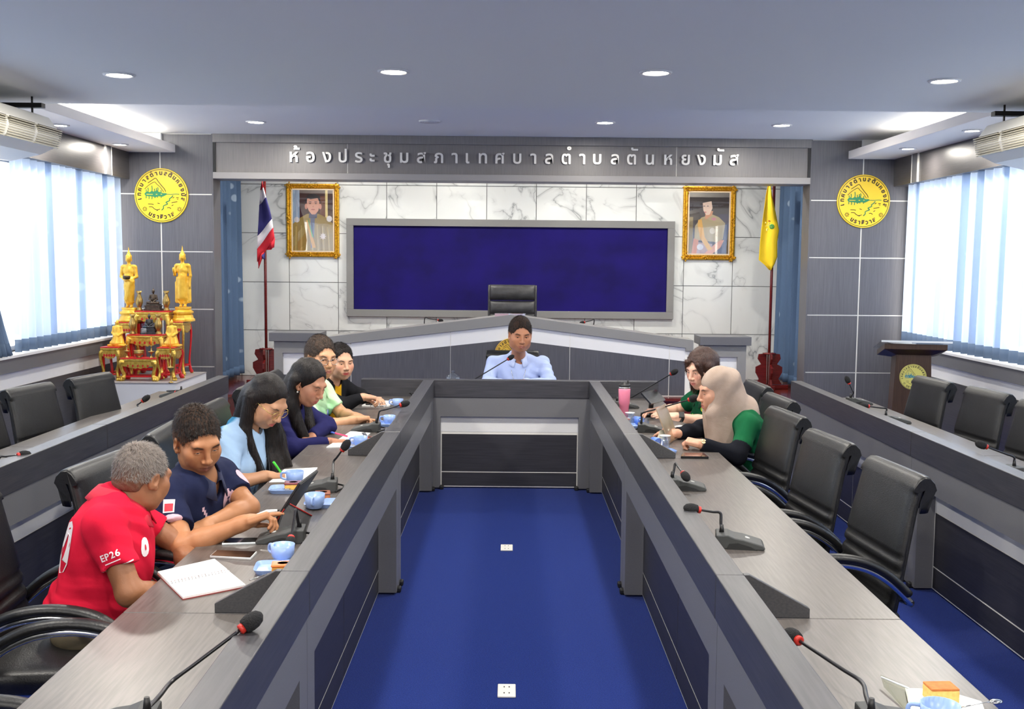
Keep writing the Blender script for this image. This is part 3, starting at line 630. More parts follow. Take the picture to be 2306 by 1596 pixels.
for i, (c, px) in enumerate(SIGN):
    u = 620+px*.4683; v = 364+(u-640)*.0075; p = at(u, v, y=YP-.012)
    o = place_glyph(sg, 'letter', c, p.x, p.z-2.585, .175, LET, .017, .014)
    if i in MARKS:
        V = _GL[(MARKS[i], .017)][0]; zs_ = [q[1] for q in V]; zm = (min(zs_)+max(zs_))/2 if V else 0
        tgt = {'้': .142, 'ุ': -.033, 'ํ': .155, 'ั': .152}[MARKS[i]]
        place_glyph(sg, 'letter_mark', MARKS[i], p.x+(.03 if i not in (6,) else .01), p.z-2.585+tgt-zm*.175, .175, LET, .017, .014)
def emblem(label, x, y, z, r, name='round_emblem', par=None, base=(240, 202, 40), thick=.018, ink2=(30, 130, 84), dark=(40, 24, 18), rotz=0.):
    t = thing(name, label, 'emblem', (x, y, z), rotz) if par is None else None
    if par is not None:
        t = bpy.data.objects.new(name, None); COL.objects.link(t); t.parent = par; t.location = (x, y, z); t.rotation_euler.z = rotz
    D = mat('emblem_dark_%d' % dark[0], dark, .5); G = mat('emblem_leaf_%d' % ink2[0], ink2, .5); X = Matrix.Rotation(math.pi/2, 4, 'X')
    MB().lathe([(0, 0), (r, 0), (r, thick-.003), (r-.004, thick), (0, thick)], 48, 0, X, smooth=False).build('disc', mat('emblem_yellow_%d' % base[2], base, .4), t)
    y0 = -thick
    MB().lathe([(r*.958, thick-.001), (r*.958, thick+.001), (r*.938, thick+.001), (r*.938, thick-.001)], 56, 0, X, smooth=False).build('rim_line', D, t)
    for k_, c in enumerate(CL_TOP):
        a = math.radians(lerp(-100, 100, k_/(len(CL_TOP)-1)))
        place_glyph(t, 'letter', c, 0, 0, r*.215, D, .04, .0015, y0, a, r*.755)
        if k_ in (6, 10, 15):
            mk = 'ํ' if k_ == 6 else 'ั'; V = _GL[(mk, .04)][0]
            if V: zm = sum(q[1] for q in V)/len(V); place_glyph(t, 'letter_mark', mk, 0, 0, r*.215, D, .04, .0015, y0, a+.03, r*.755+r*.145-zm*r*.2)
    for k_, c in enumerate(['น', 'ร', 'า', 'ธ', 'ว', 'า', 'ส']):
        a = math.radians(lerp(31, -31, k_/6)); place_glyph(t, 'letter', c, 0, 0, r*.215, D, .04, .0015, y0, a, -r*.87)
        if k_ == 3 and _GL[('ิ', .04)][0]: V = _GL[('ิ', .04)][0]; zm = sum(q[1] for q in V)/len(V); place_glyph(t, 'letter_mark', 'ิ', 0, 0, r*.215, D, .04, .0015, y0, a, -r*.87+r*.14-zm*r*.2)
    # drawing, in pixels of the emblem close-up: centre (706,795), radius 662
    Q = lambda pts: [((u-706)/662*r, y0-.0005, (795-v)/662*r) for u, v in pts]
    def line(n, pts, w, m): MB().tube(spline(Q(pts), 4), w*r*1.45, 5, flat=1., up=(0, 1, 0)).build(n, m, t)
    line('mountain_line', [(385, 495), (470, 440), (575, 380), (640, 460), (720, 560), (790, 640), (815, 705)], .009, D)
    line('mountain_line', [(300, 645), (390, 560), (540, 470), (600, 520), (680, 590), (730, 660), (772, 715)], .007, D)
    sh = [(292, 765), (335, 708), (385, 700), (420, 722), (470, 690), (490, 690), (520, 705), (570, 690), (600, 665), (640, 705), (690, 715), (760, 742), (820, 738), (860, 765), (800, 800), (740, 828), (640, 820), (560, 845), (480, 822), (400, 820), (330, 812)]
    MB().prism([(a, c) for a, b_, c in Q(sh)], y0-.0015, y0, 'y').build('forest', G, t)
    for u0, v0, v1 in ((335, 700, 655), (385, 700, 612), (480, 695, 565), (540, 700, 635), (590, 680, 620), (625, 690, 600), (700, 720, 668), (330, 810, 870), (402, 815, 885), (475, 815, 890), (545, 830, 860), (610, 820, 850), (700, 815, 855)): line('tree_trunk', [(u0, v0), (u0+6, (v0+v1)/2), (u0-2, v1)], .012, G)
    for e in ((345, 500, 772), (575, 615, 770), (695, 730, 766)): MB().prism([(a, c) for a, b_, c in Q([(e[0], e[2]-8), (e[1], e[2]-6), (e[1], e[2]+8), (e[0], e[2]+10)])], y0-.0022, y0-.001, 'y').build('clearing', mat('emblem_yellow_%d' % base[2]), t)
    line('horizon_line', [(840, 765), (950, 768), (1060, 760), (1150, 764)], .009, G)
    line('river', [(995, 795), (960, 840), (905, 880), (910, 920), (820, 965), (860, 1005), (760, 1050), (755, 1110), (710, 1155)], .014, G if ink2[2] < 120 else mat('river_blue', (90, 130, 190), .5))
    for pts in ([(380, 1008), (480, 1010), (515, 1022)], [(400, 1078), (480, 1080), (530, 1125), (620, 1165)], [(575, 1158), (670, 1132)], [(612, 985), (665, 1000)], [(990, 860), (1025, 835)], [(1075, 850), (1135, 850)], [(960, 972), (1100, 945)], [(960, 1048), (1000, 1025)], [(850, 1100), (900, 1092), (940, 1118)], [(1095, 885), (1125, 885)]): line('ripple', pts, .009, D)
    for su in (296, 1150):
        for i in range(8):
            a = i*math.pi/4; line('sun_ray', [(su+22*math.cos(a), 1130+22*math.sin(a)), (su+58*math.cos(a), 1130+58*math.sin(a))], .008, D)
    return t
emblem('yellow round town emblem on the charcoal wall above the altar', -3.575, YP-.006, 2.345, .274)
emblem('yellow round town emblem on the charcoal wall beside the right curtains', 3.596, YP-.006, 2.353, .270)
emblem('gold round emblem on the council bench front behind the person at the centre desk', .01, BY-.032, .735, .175, base=(214, 172, 60), thick=.012)
# ================================================================== LECTERN
lp = at(2050, 850, y=8.75)
LECT = noisy('lectern_brown', (58, 40, 30), (72, 52, 40), (60, 60, 2), 3, 4, .38)
t = thing('lectern', 'dark brown lectern with clear glass top and round yellow emblem', 'lectern', (lp.x, 8.75, 0), math.radians(-12))
m = MB(); m.loft([[(-.17, -.13, .03), (.17, -.13, .03), (.17, .13, .03), (-.17, .13, .03)], [(-.135, -.13, .98), (.135, -.13, .98), (.135, .13, .98), (-.135, .13, .98)]], smooth=False); m.build('column', LECT, t, .004)
bx('base', -.22, .22, -.19, .19, 0, .03, LECT, t, .004)
m = MB(); m.loft([[(-.13, -.12, .975), (.13, -.12, .975), (.13, .12, .94), (-.13, .12, .94)], [(-.24, -.22, 1.03), (.24, -.22, 1.03), (.24, .24, .945), (-.24, .24, .945)], [(-.24, -.22, 1.075), (.24, -.22, 1.075), (.24, .24, .99), (-.24, .24, .99)]], smooth=False); m.build('desk_board', LECT, t, .003)
CLEAR = mat('clear_acrylic', (255, 255, 255)); _glass(CLEAR, .22, (.93, .96, .98))
m = MB(); m.loft([[(-.27, -.25, 1.092), (.27, -.25, 1.092), (.27, .27, .998), (-.27, .27, .998)], [(-.27, -.25, 1.100), (.27, -.25, 1.100), (.27, .27, 1.006), (-.27, .27, 1.006)]], smooth=False); m.build('glass_top', CLEAR, t)
m = MB(); m.box(-.27, .27, -.254, -.25, 1.088, 1.103); m.build('glass_edge', mat('glass_edge', (226, 232, 236), .2), t)
emblem('', 0, -.131, .80, .105, 'round_badge', t, base=(206, 200, 110), thick=.005, ink2=(60, 130, 150), dark=(70, 70, 50))
# ================================================================== CHAIRS
def chair_proto():
    t = thing('office_chair', 'chair', 'chair')            # sits facing local -x
    # backrest: closed side profile swept across the width
    def side(f):                                           # f 0..1 along the front face from seat to the rolled top
        z = lerp(.42, .915, f); x = .185+.06*f+.035*f*f
        return x, z
    front = []
    for i in range(41):
        f = i/40; x, z = side(f); rib = 0
        if .06 < f < .48: ph = (f-.06)/.42*4; rib = .016*abs(math.sin(math.pi*ph))**.6
        else: rib = .014
        front.append((x-rib, z))
    top = [(.283, .938), (.300, .950), (.322, .948), (.340, .930), (.348, .90), (.343, .84), (.335, .815), (.318, .82), (.312, .86), (.304, .90)]
    back = []
    for i in range(20): f = 1-.04-i/20*.96; x, z = side(f); back.append((x+.030, z))
    prof = front+top+back; cx = sum(p[0] for p in prof)/len(prof); rings = []
    for y, k in ((-.24, .25), (-.236, .6), (-.225, .85), (-.2, 1), (-.1, 1.03), (0, 1.04), (.1, 1.03), (.2, 1), (.225, .85), (.236, .6), (.24, .25)):
        rg = []
        for x, z in prof:
            f = min(1, max(0, (z-.42)/.5)); mx = .2+.06*f+.035*f*f if z < .9 else x
            wz = 1-.10*(1-f)*0; zz = z-(.010*(1-k) if z > .9 else 0)
            rg.append((mx+(x-mx)*k, y*(.94+.06*math.sin(math.pi*min(1, f+.2))), zz))
        rings.append(rg)
    MB().loft(rings).build('backrest', LEATHER, t)
    m = MB(); rg = []
    for x, k in ((-.265, .5), (-.255, .8), (-.22, 1), (-.1, 1.05), (.05, 1.0), (.17, .95), (.21, .8), (.22, .5)):
        rg.append([(x, .245*math.copysign(abs(math.cos(a))**.35, math.cos(a)), .435+.045*k*math.copysign(abs(math.sin(a))**.5, math.sin(a))) for a in [2*math.pi*j/20+.01 for j in range(20)]])
    m.loft(rg).build('seat', LEATHER, t)
    for s in (-1, 1):
        y = s*.268; arc = [(-.29, y, .50), (-.255, y, .575), (-.18, y, .635), (-.07, y, .66), (.05, y, .648), (.15, y, .60), (.235, y, .525)]
        MB().tube(spline([(a, b, c+.012) for a, b, c in arc], 5), .026, 10, flat=.62).build('arm_pad', LEATHER, t)
        fr = MB(); fr.tube(spline([(.25, y, .50)]+[(a, b, c-.012) for a, b, c in reversed(arc[:-1])]+[(-.30, y, .42), (-.285, y, .2), (-.28, y, .06), (-.25, y, .016), (-.1, y, .013), (.2, y, .013), (.27, y*.9, .013)], 5), .0125, 8)
        fr.tube([(.25, y, .50), (.235, s*.22, .50)], .0125, 8); fr.tube([(-.27, y, .36), (-.2, s*.2, .40), (.1, s*.2, .40)], .0125, 8)
        fr.build('chrome_frame', CHROME, t)
    MB().tube([(.27, -.26, .013), (.27, .26, .013)], .0125, 8).build('chrome_crossbar', CHROME, t)
    return t
_ch = chair_proto(); _used = [0]
def chair(label, x, y, rz, group, z=0.):
    if not _used[0]: o = _ch; _used[0] = 1; o.location = (x, y, z); o.rotation_euler.z = rz; o['label'] = label; o['group'] = group; return o
    return dup(_ch, None, loc=(x, y, z), rotz=rz, label=label, group=group)
G1, G2 = 'black leather chairs along the inner desks', 'black leather chairs along the outer desks'
chair('empty black leather chair nearest the camera behind the right inner desk', 1.165, 3.95, .10, G1)
chair('empty black leather chair, middle of the three behind the right inner desk', 1.12, 4.64, .12, G1)
chair('empty black leather chair next to the person in the beige headscarf', 1.13, 5.42, .12, G1)
chair('black leather chair holding the person in the beige headscarf', 1.25, 6.05, .08, G1)
chair('black leather chair holding the person in the green polo shirt', 1.28, 6.75, .05, G1)
chair('black leather chair nearest the stage in the right back row, before the lectern', 2.54, 7.07, .12, G2)
chair('black leather chair in the right back row, second from the stage', 2.64, 6.46, .12, G2)
chair('black leather chair in the right back row at the right photo edge', 2.66, 5.82, .10, G2)
chair('black leather chair in the left back row, nearest the altar', -2.42, 6.80, math.pi-.20, G2)
chair('black leather chair in the left back row, second from the altar', -2.54, 6.20, math.pi-.16, G2)
chair('black leather chair in the left back row at the left photo edge', -2.56, 5.58, math.pi-.1, G2)
chair('black leather chair at the lower left corner of the photo, empty', -1.27, 2.66, math.pi+.05, G1)
chair('black leather chair behind the person in red', -1.41, 3.31, math.pi+.08, G1)
chair('black leather chair behind the person in the navy polo shirt', -1.25, 3.93, math.pi-.12, G1)
chair('black leather chair behind the person in pale blue', -1.25, 4.76, math.pi+.05, G1)
chair('black leather chair of the person in the navy blouse', -1.27, 5.58, math.pi, G1)
chair('black leather chair of the person in the mint shirt', -1.28, 6.42, math.pi, G1)
chair('black leather chair of the person in the black jacket', -1.30, 7.12, math.pi, G1)
chair('black leather chair of the person behind the centre desk', .02, 8.78, math.pi/2, G1)
# the tall chair on the stage
t = thing('executive_chair', 'tall black leather executive chair before the navy screen', 'chair', (.02, 12.05, ZS))
GREYL = noisy('worn_leather', (46, 46, 48), (60, 60, 62), (1, 1, 1), 14, 4, .42, bump=.15, bscale=60)
for i, (z0, z1) in enumerate(((.45, .62), (.625, .79), (.795, .955), (.96, 1.135))):
    rg = []
    for k_ in range(9):
        f = k_/8; e = math.sin(math.pi*f)**.4; z = lerp(z0, z1, f)
        rg.append([(.255*math.copysign(abs(math.cos(a))**.3, math.cos(a)), -.02+z*.06+.05*e*math.copysign(abs(math.sin(a))**.6, math.sin(a)), z) for a in [2*math.pi*j/20+.01 for j in range(20)]])
    MB().loft(rg).build('back_cushion', GREYL, t)
for s in (-1, 1): MB().tube([(s*.262, -.01+z*.06, z) for z in (.42, .6, .8, 1., 1.13)], .016, 8).build('back_piping', GREYL, t)
bx('seat', -.25, .25, -.5, .02, .40, .49, GREYL, t, .035); MB().tube([(0, -.22, .1), (0, -.22, .40)], .03, 10).build('gas_post', CHROME, t)
for k_ in range(5):
    a = k_*2*math.pi/5; q = MB(); q.tube([(0, -.22, .11), (.3*math.cos(a), -.22+.3*math.sin(a), .065)], [.025, .014], 8).ball((.3*math.cos(a), -.22+.3*math.sin(a), .028), .028, 8); q.build('base_arm', CHROME, t)
for s in (-1, 1): MB().tube([(s*.28, .0, .5), (s*.29, -.05, .64), (s*.29, -.2, .67), (s*.29, -.36, .64)], .024, 8).build('armrest', GREYL, t)
# ================================================================== MICROPHONES
MICB = mat('mic_grey', (66, 68, 68), .55); MICD = mat('mic_dark', (36, 37, 38), .5); FOAM = noisy('mic_foam', (22, 22, 24), (32, 32, 34), (1, 1, 1), 300, 2, .95, bump=.5); MRED = mat('mic_ring_red', (190, 44, 34), .4); RODM = mat('mic_rod', (40, 40, 44), .3, .4)
def foot(u, v, rz): p = at(u, v, z=ZD+.046); return Vector((p.x+.055*math.cos(rz), p.y+.055*math.sin(rz), ZD))
def mic(label, base, rz, bend, head, rise=.0, led=True, base_on=True, group='gooseneck microphones', hr=.019):
    """base: centre of the unit on the desk, local +x points to the speaker"""
    b = Vector(base); t = thing('gooseneck_microphone', label, 'microphone', b, group=group); M = Matrix.Rotation(rz, 4, 'Z')
    if base_on:
        pr = [(-.075, .0), (-.075, .048), (-.035, .050), (-.01, .040), (.02, .036), (.085, .018), (.095, .008), (.09, 0)]
        MB().prism(pr, -.052, .052, 'y', M=M).build('base_unit', MICB, t, .004)
        m = MB(); m.prism([(-.04, -.001), (-.03, .02), (.0, .024), (.045, .012), (.07, -.001)], -.0535, .0535, 'y', M=M); m.build('side_panel', MICD, t)
        MB().lathe([(.009, .0), (.009, .003), (0, .004)], 12, M=M @ Matrix.Translation((.035, .0, .031)) @ Matrix.Rotation(.26, 4, 'Y')).build('talk_button', mat('mic_button', (190, 190, 186), .5), t)
        MB().tube([M @ Vector((-.076, -.03, .02)), M @ Vector((-.10, -.03, .015)), M @ Vector((-.10, .0, .008)), M @ Vector((-.07, .06, .006))], .004, 6).build('cable', BLACK, t)
    p0 = M @ Vector((-.055, 0, .046 if base_on else 0)); p1 = Vector(bend)-b; p2 = Vector(head)-b; d = (p2-p1).normalized()
    path = spline([p0, p0.lerp(p1, .5), p1, p1.lerp(p2, .3), p2-d*.02], 6)
    MB().tube(path, [lerp(.0058, .0042, i/(len(path)-1)) for i in range(len(path))], 8).build('gooseneck', RODM, t)
    MB().tube([p0-Vector((0, 0, .004)), p0+Vector((0, 0, .03))], [.010, .006], 10).build('neck_boot', BLACK, t)
    q = d.to_track_quat('Z', 'Y').to_matrix().to_4x4(); q.translation = p2
    MB().lathe([(.008, -.024), (.0125, -.022), (.0125, -.013), (.008, -.012)], 14, M=q).build('light_ring', MRED, t)
    MB().lathe([(.009, -.014), (hr*.85, -.010), (hr, .004), (hr*.98, .018), (hr*.75, .032), (hr*.3, .040), (0, .041)], 14, M=q).build('foam_windscreen', FOAM, t)
    return t
D = lambda u, v: at(u, v, z=ZD)
mic('gooseneck microphone nearest the camera on the left inner desk', foot(331, 1600, math.pi+.1), math.pi+.1, at(388, 1533, y=2.33), at(558, 1405, y=2.45), hr=.021)
mic('microphone with its head drooping before the person in navy', foot(674, 1188, math.pi+.1), math.pi+.1, at(666, 1147, y=3.72), at(654, 1219, y=3.58))
mic('upright microphone in front of the person in pale blue', foot(749, 1080, math.pi+.1), math.pi+.1, at(751, 1040, y=4.72), at(776, 1006, y=4.70))
mic('microphone in front of the person in the navy blouse', foot(848, 953, math.pi), math.pi, at(855, 926, y=6.1), at(908, 910, y=6.15))
mic('far microphone before the person in the black jacket', (-.70, 7.35, ZD), math.pi, at(922, 884, y=7.35), at(944, 884, y=7.32))
mic('microphone pointing at the person on the centre desk', (-.34, 8.12, ZD), math.pi/2, at(1070, 853, y=8.1), at(1148, 806, y=8.2))
mic('raised microphone before the person in the green polo shirt', (.80, 7.35, ZD), .1, at(1425, 893, y=7.35), at(1516, 839, y=7.15))
mic('microphone at the mouth of the person in the headscarf', foot(1444, 954, -.1), -.1, at(1447, 930, y=6.15), at(1558, 898, y=6.05), hr=.022)
mic('microphone with drooping head before the empty chair next to the phone', foot(1514, 1076, -.1), -.1, at(1521, 1043, y=4.72), at(1542, 1070, y=4.62))
mic('microphone bent towards the aisle on the right inner desk', foot(1625, 1199, -.15), -.15, at(1622, 1155, y=3.75), at(1564, 1146, y=3.74))
mic('gooseneck microphone nearest the camera on the right inner desk', foot(1962, 1602, 0), .0, at(1940, 1535, y=2.36), at(1790, 1436, y=2.62), hr=.021)
GB = 'back row microphones'
mic('microphone with red ring on the left back row desk near the altar', (-2.36, 6.65, ZD), math.pi, at(309, 912, y=6.72), at(326, 899, y=6.72), group=GB)
mic('microphone at the altar end of the left back row desk', (-2.45, 7.72, ZD), math.pi, at(376, 880, y=7.7), at(400, 884, y=7.66), group=GB)
mic('microphone lowered flat at the left photo edge, left back row desk', (-2.33, 4.65, ZD), math.pi, at(0, 1029, y=4.62), at(50, 1024, y=4.7), group=GB)
mic('upright microphone at the stage end of the right back row desk', D(1932, 910), 0, at(1922, 884, y=7.55), at(1910, 858, y=7.55), group=GB)
mic('microphone lying low in the middle of the right back row desk', (2.46, 6.75, ZD), 0, at(1996, 920, y=6.75), at(1950, 914, y=6.74), group=GB)
mic('microphone at the right photo edge, right back row desk', (2.48, 5.05, ZD), 0, at(2283, 1029, y=5.05), at(2214, 1003, y=5.05), group=GB)
mic('thin microphone on the council bench left of the tall chair', (-.95, BY+.42, ZS+.49), -math.pi/2, at(957, 716, y=BY+.4), at(990, 721, y=BY+.42), group=GB)
mic('thin microphone on the council bench right of the tall chair', (.88, BY+.42, ZS+.49), -math.pi/2, at(1338, 720, y=BY+.4), at(1313, 726, y=BY+.42), group=GB)
# ================================================================== THINGS ON THE DESKS
BLUEP = mat('pale_blue_melamine', (150, 178, 232), .3, coat=.2); PAPER = mat('white_paper', (238, 238, 236), .7); SPOON = mat('spoon_steel', (190, 190, 190), .18, 1.)
def tray(label, u, v, rz, w=.115, l=.17):
    p = D(u, v); t = thing('serving_tray', label, 'tray', p, rz, 'pale blue trays')
    def R(sx, sy, z): return [(sx*math.copysign(abs(math.cos(a))**.35, math.cos(a)), sy*math.copysign(abs(math.sin(a))**.35, math.sin(a)), z) for a in [2*math.pi*j/24+.01 for j in range(24)]]
    MB().loft([R(l*.44, w*.42, 0), R(l*.5, w*.5, .017), R(l*.49, w*.49, .018), R(l*.44, w*.43, .005)], smooth=False).build('tray_body', BLUEP, t)
    MB().loft([R(l*.44, w*.43, .0045), R(l*.44, w*.43, .0055)], smooth=False).build('tray_well', BLUEP, t)
    return t
def cup(label, u, v, ha, z=ZD+.006, r=.038, h=.055, group='pale blue cups'):
    p = at(u, v, z=z); t = thing('tea_cup', label, 'cup', p, ha, group)
    MB().lathe([(r*.66, 0), (r*.70, .002), (r*.92, h*.35), (r, h), (r*.94, h), (r*.86, h*.4), (r*.6, .006), (0, .006)], 24).build('bowl', BLUEP, t)
    MB().tube(spline([(r*.9, 0, h*.85), (r*1.45, 0, h*.82), (r*1.5, 0, h*.45), (r*.88, 0, h*.3)], 5), .005, 8).build('handle', BLUEP, t)
    return t
def snack(label, u, v, rz, c_top, c_body, z=ZD+.006, w=.06, l=.075, h=.032, wrap=True):
    p = at(u, v, z=z); t = thing('packed_cake', label, 'cake', p, rz, 'small packed cakes')
    bx('cake', -l/2, l/2, -w/2, w/2, 0, h*.8, noisy('cake_%d_%d' % c_body[:2], c_body, tuple(max(0, c-18) for c in c_body), (1, 1, 1), 90, 3, .8), t, .006)
    bx('wrapper', -l/2-.002, l/2+.002, -w/2-.002, w/2+.002, h*.78, h, mat('wrap_%d_%d' % c_top[:2], c_top, .3, coat=.5), t, .004)
    if wrap: MB().lathe([(0, h+.0005), (.014, h+.0005)], 16, sx=1.3).build('label_dot', mat('label_white', (240, 236, 228), .5), t)
    return t
def spoon(label, u, v, rz, z=ZD+.012):
    p = at(u, v, z=z); t = thing('tea_spoon', label, 'spoon', p, rz, 'tea spoons')
    MB().tube([(-.06, 0, .0), (-.02, 0, .003), (.02, 0, .004), (.035, 0, .002)], [.0035, .0025, .002, .003], 6, flat=.4).build('handle', SPOON, t)
    MB().ball((.048, 0, .002), .013, 10, sc=(1.35, 1, .28)).build('bowl', SPOON, t)
def sheet(name, label, cat, uv, z=ZD+.0015, m=PAPER, th=.0015):
    P_ = [at(u, v, z=z) for u, v in uv]; c = sum(P_, Vector())/len(P_); t = thing(name, label, cat, (c.x, c.y, z-.0015))
    MB().prism([(p.x-c.x, p.y-c.y) for p in P_], 0, th, 'z').build('page', m, t); return t
tray('pale blue tray with cup and orange cake before the person in red', 621, 1284, .12, .125, .135)
cup('pale blue cup on the tray before the person in red', 637, 1262, 2.6, r=.040, h=.056)
snack('orange wrapped cake on the tray before the person in red', 638, 1289, .15, (238, 116, 30), (240, 176, 84), l=.07, w=.055)
spoon('tea spoon on the tray before the person in red', 596, 1296, .95)
tray('pale blue tray beside the tablet with cup and brown cake', 733, 1138, .06, .125, .17)
cup('pale blue cup with its handle facing the camera, beside the tablet', 709, 1143, -1.6, r=.041, h=.058)
snack('brown topped cake in a clear pack beside the tablet', 727, 1124, .2, (150, 84, 60), (196, 120, 70), l=.06)
sheet('paper_napkin', 'white napkin on the tray beside the tablet', 'napkin', [(742, 1137), (775, 1108), (775, 1128), (757, 1140)], ZD+.012)
tray('pale blue tray with cup and yellow cake before the person in pale blue', 648, 1106, .1, .125, .16)
cup('pale blue cup at the writing paper of the person in pale blue', 664, 1088, math.pi, r=.040, h=.056)
snack('yellow cake with maroon wrapper before the person in pale blue', 661, 1101, .15, (132, 44, 36), (240, 186, 92), l=.075)
spoon('tea spoon on the tray before the person in pale blue', 622, 1103, .4)
tray('pale blue tray behind the gusset before the person in navy', 815, 1008, .1, .12, .15)
cup('pale blue cup before the person in the navy blouse', 812, 1005, math.pi)
snack('small red wrapped cake before the person in the navy blouse', 836, 997, .2, (190, 92, 60), (226, 170, 90), l=.05)
tray('pale blue tray behind the far rail before the person in mint', 880, 958, .1, .12, .15)
cup('pale blue cup before the person in the mint shirt', 877, 955, math.pi)
cup('pale blue cup before the person in the black jacket', 896, 916, math.pi, z=ZD+.002)
snack('orange wrapped cake before the person in the black jacket', 925, 911, .1, (236, 116, 50), (232, 150, 80), z=ZD+.002, l=.06)
# notebook of the person in red
c4 = [(355, 1290), (483, 1261), (553, 1318), (412, 1346)]; P4 = [at(u, v, z=ZD+.006) for u, v in c4]; c = sum(P4, Vector())/4
t = thing('spiral_notebook', 'open white spiral notebook in front of the person in red', 'notebook', (c.x, c.y, ZD)); L4 = [(p.x-c.x, p.y-c.y) for p in P4]
mid0 = [(L4[0][k_]+L4[3][k_])/2 for k_ in (0, 1)]; mid1 = [(L4[1][k_]+L4[2][k_])/2 for k_ in (0, 1)]
MB().prism([L4[0], L4[1], mid1, mid0], .003, .011, 'z').build('page_block', PAPER, t); MB().prism([mid0, mid1, L4[2], L4[3]], .003, .009, 'z').build('page_block', PAPER, t)
MB().prism([(a*1.015, b*1.015) for a, b in L4], 0, .003, 'z').build('cover', mat('notebook_cover', (140, 60, 56), .5), t)
for i in range(18):
    f = (i+.5)/18; x, y = lerp(mid0[0], mid1[0], f), lerp(mid0[1], mid1[1], f); d = Vector((L4[3][0]-L4[0][0], L4[3][1]-L4[0][1], 0)).normalized()
    MB().tube([Vector((x, y, .009))+d*(.008*math.cos(a))+Vector((0, 0, .008*math.sin(a))) for a in [math.pi*k_/6 for k_ in range(7)]], .0011, 5).build('ring', SPOON, t)
def phone(label, uv, c_frame=(206, 214, 216), z=ZD, th=.008, screen=(24, 22, 24)):
    P_ = [at(u, v, z=z+th) for u, v in uv]; c = sum(P_, Vector())/4; t = thing('smartphone', label, 'phone', (c.x, c.y, z)); L_ = [(p.x-c.x, p.y-c.y) for p in P_]
    MB().prism(L_, .0, th, 'z').build('body', mat('phone_%d' % c_frame[0], c_frame, .25, .4), t, .002)
    MB().prism([(a*.95, b*.93) for a, b in L_], th-.0005, th+.0006, 'z').build('screen', mat('phone_glass_%d' % screen[0], screen, .06, spec=.8), t); return t
phone('black screened phone nearer the tablet on the left desk', [(511, 1211), (592, 1210), (593, 1220), (499, 1223)])
phone('silver edged phone beside the notebook of the person in red', [(487, 1238), (579, 1241), (565, 1256), (472, 1251)], (232, 234, 234))
phone('phone in a thick black case beside the person in the headscarf', [(1537, 1019), (1585, 1019), (1596, 1028), (1533, 1027)], (26, 26, 28), th=.012, screen=(92, 66, 60))
# tablet with red edged folio
tb = D(640, 1200)
t = thing('tablet_folio', 'black tablet propped in a red edged folio case under the pointing hand', 'tablet', (tb.x, tb.y, ZD)); A = at(672, 1087, y=4.13); B_ = at(597, 1203, y=3.72)
def slab(n, q, th, m):
    q = [Vector(p)-Vector((tb.x, tb.y, ZD)) for p in q]; nn = (q[1]-q[0]).cross(q[3]-q[0]).normalized()*th
    MB().loft([[tuple(p) for p in q], [tuple(p+nn) for p in q]], smooth=False).build(n, m, t)
b0 = at(597, 1203, z=ZD+.003); tp = at(672, 1087, y=b0.y); up_ = tp-b0; b1 = b0+Vector((.02, .25, 0))
TB = mat('tablet_black', (28, 27, 29), .35); TR = mat('folio_red', (188, 40, 36), .5)
slab('tablet', [b0, b1, b1+up_, b0+up_], .007, TB)
slab('folio_back', [b0+Vector((.010, .002, 0)), b1+Vector((.010, .002, 0)), b1+up_*.97+Vector((.010, .002, 0)), b0+up_*.97+Vector((.010, .002, 0))], .002, mat('folio_black', (40, 39, 41), .6))
slab('folio_red_edge', [b0+Vector((.008, -.001, 0)), b0+Vector((.010, .0, 0)), b0+up_*.5+Vector((.010, .0, 0)), b0+up_*.5+Vector((.008, -.001, 0))], .003, TR)
k0, k1, f1, f0 = at(645, 1130, y=b0.y+.03), at(702, 1161, y=b0.y+.12), at(688, 1205, z=ZD+.003), at(614, 1216, z=ZD+.003)
slab('folio_flap', [k0, k1, f1, f0], .003, mat('folio_black')); 
q = MB(); q.tube([k0-t.location, k1-t.location], .0028, 6); q.build('folio_flap_edge', TR, t)
# papers and books further along the left desk
sheet('writing_paper', 'white sheet under the writing hand of the person in pale blue', 'paper', [(606, 1085), (640, 1056), (715, 1052), (701, 1084)])
t = sheet('open_book', 'open white notebook before the person in the navy blouse', 'notebook', [(735, 1008), (790, 972), (834, 976), (800, 1006)], th=.006)
p = D(800, 1003); t = thing('water_flask', 'small white flask with grey cap lying on the open notebook', 'flask', (p.x, p.y, ZD+.031), .5)
MB().lathe([(0, -.05), (.025, -.048), (.029, -.03), (.029, .03), (.022, .045)], 20, M=Matrix.Rotation(1.25, 4, 'Y')).build('flask_body', mat('flask_white', (232, 230, 232), .35), t)
MB().lathe([(.022, .045), (.022, .062), (.017, .066), (0, .066)], 20, M=Matrix.Rotation(1.25, 4, 'Y')).build('flask_cap', mat('flask_cap', (96, 98, 104), .3, .5), t)
sheet('note_pad', 'white notepad by the hands of the person in the black jacket', 'notepad', [(815, 914), (835, 903), (884, 904), (878, 915)], th=.008)
t = phone('dark phone lying on the far white notepad', [(823, 909), (834, 905), (846, 905), (838, 909)], (40, 40, 44), z=ZD+.009)
t = thing('eyeglasses', 'folded eyeglasses lying beside the far white notepad', 'glasses', D(852, 919)); 
for s in (-1, 1): MB().tube([(s*.032+.022*math.cos(a), .0, .02+.018*math.sin(a)) for a in [2*math.pi*i/14 for i in range(15)]], .0016, 6).build('lens_rim', SPOON, t); MB().tube([(s*.055, 0, .022), (s*.05, .05, .012), (-s*.03, .06, .004)], .0016, 6).build('temple', SPOON, t)
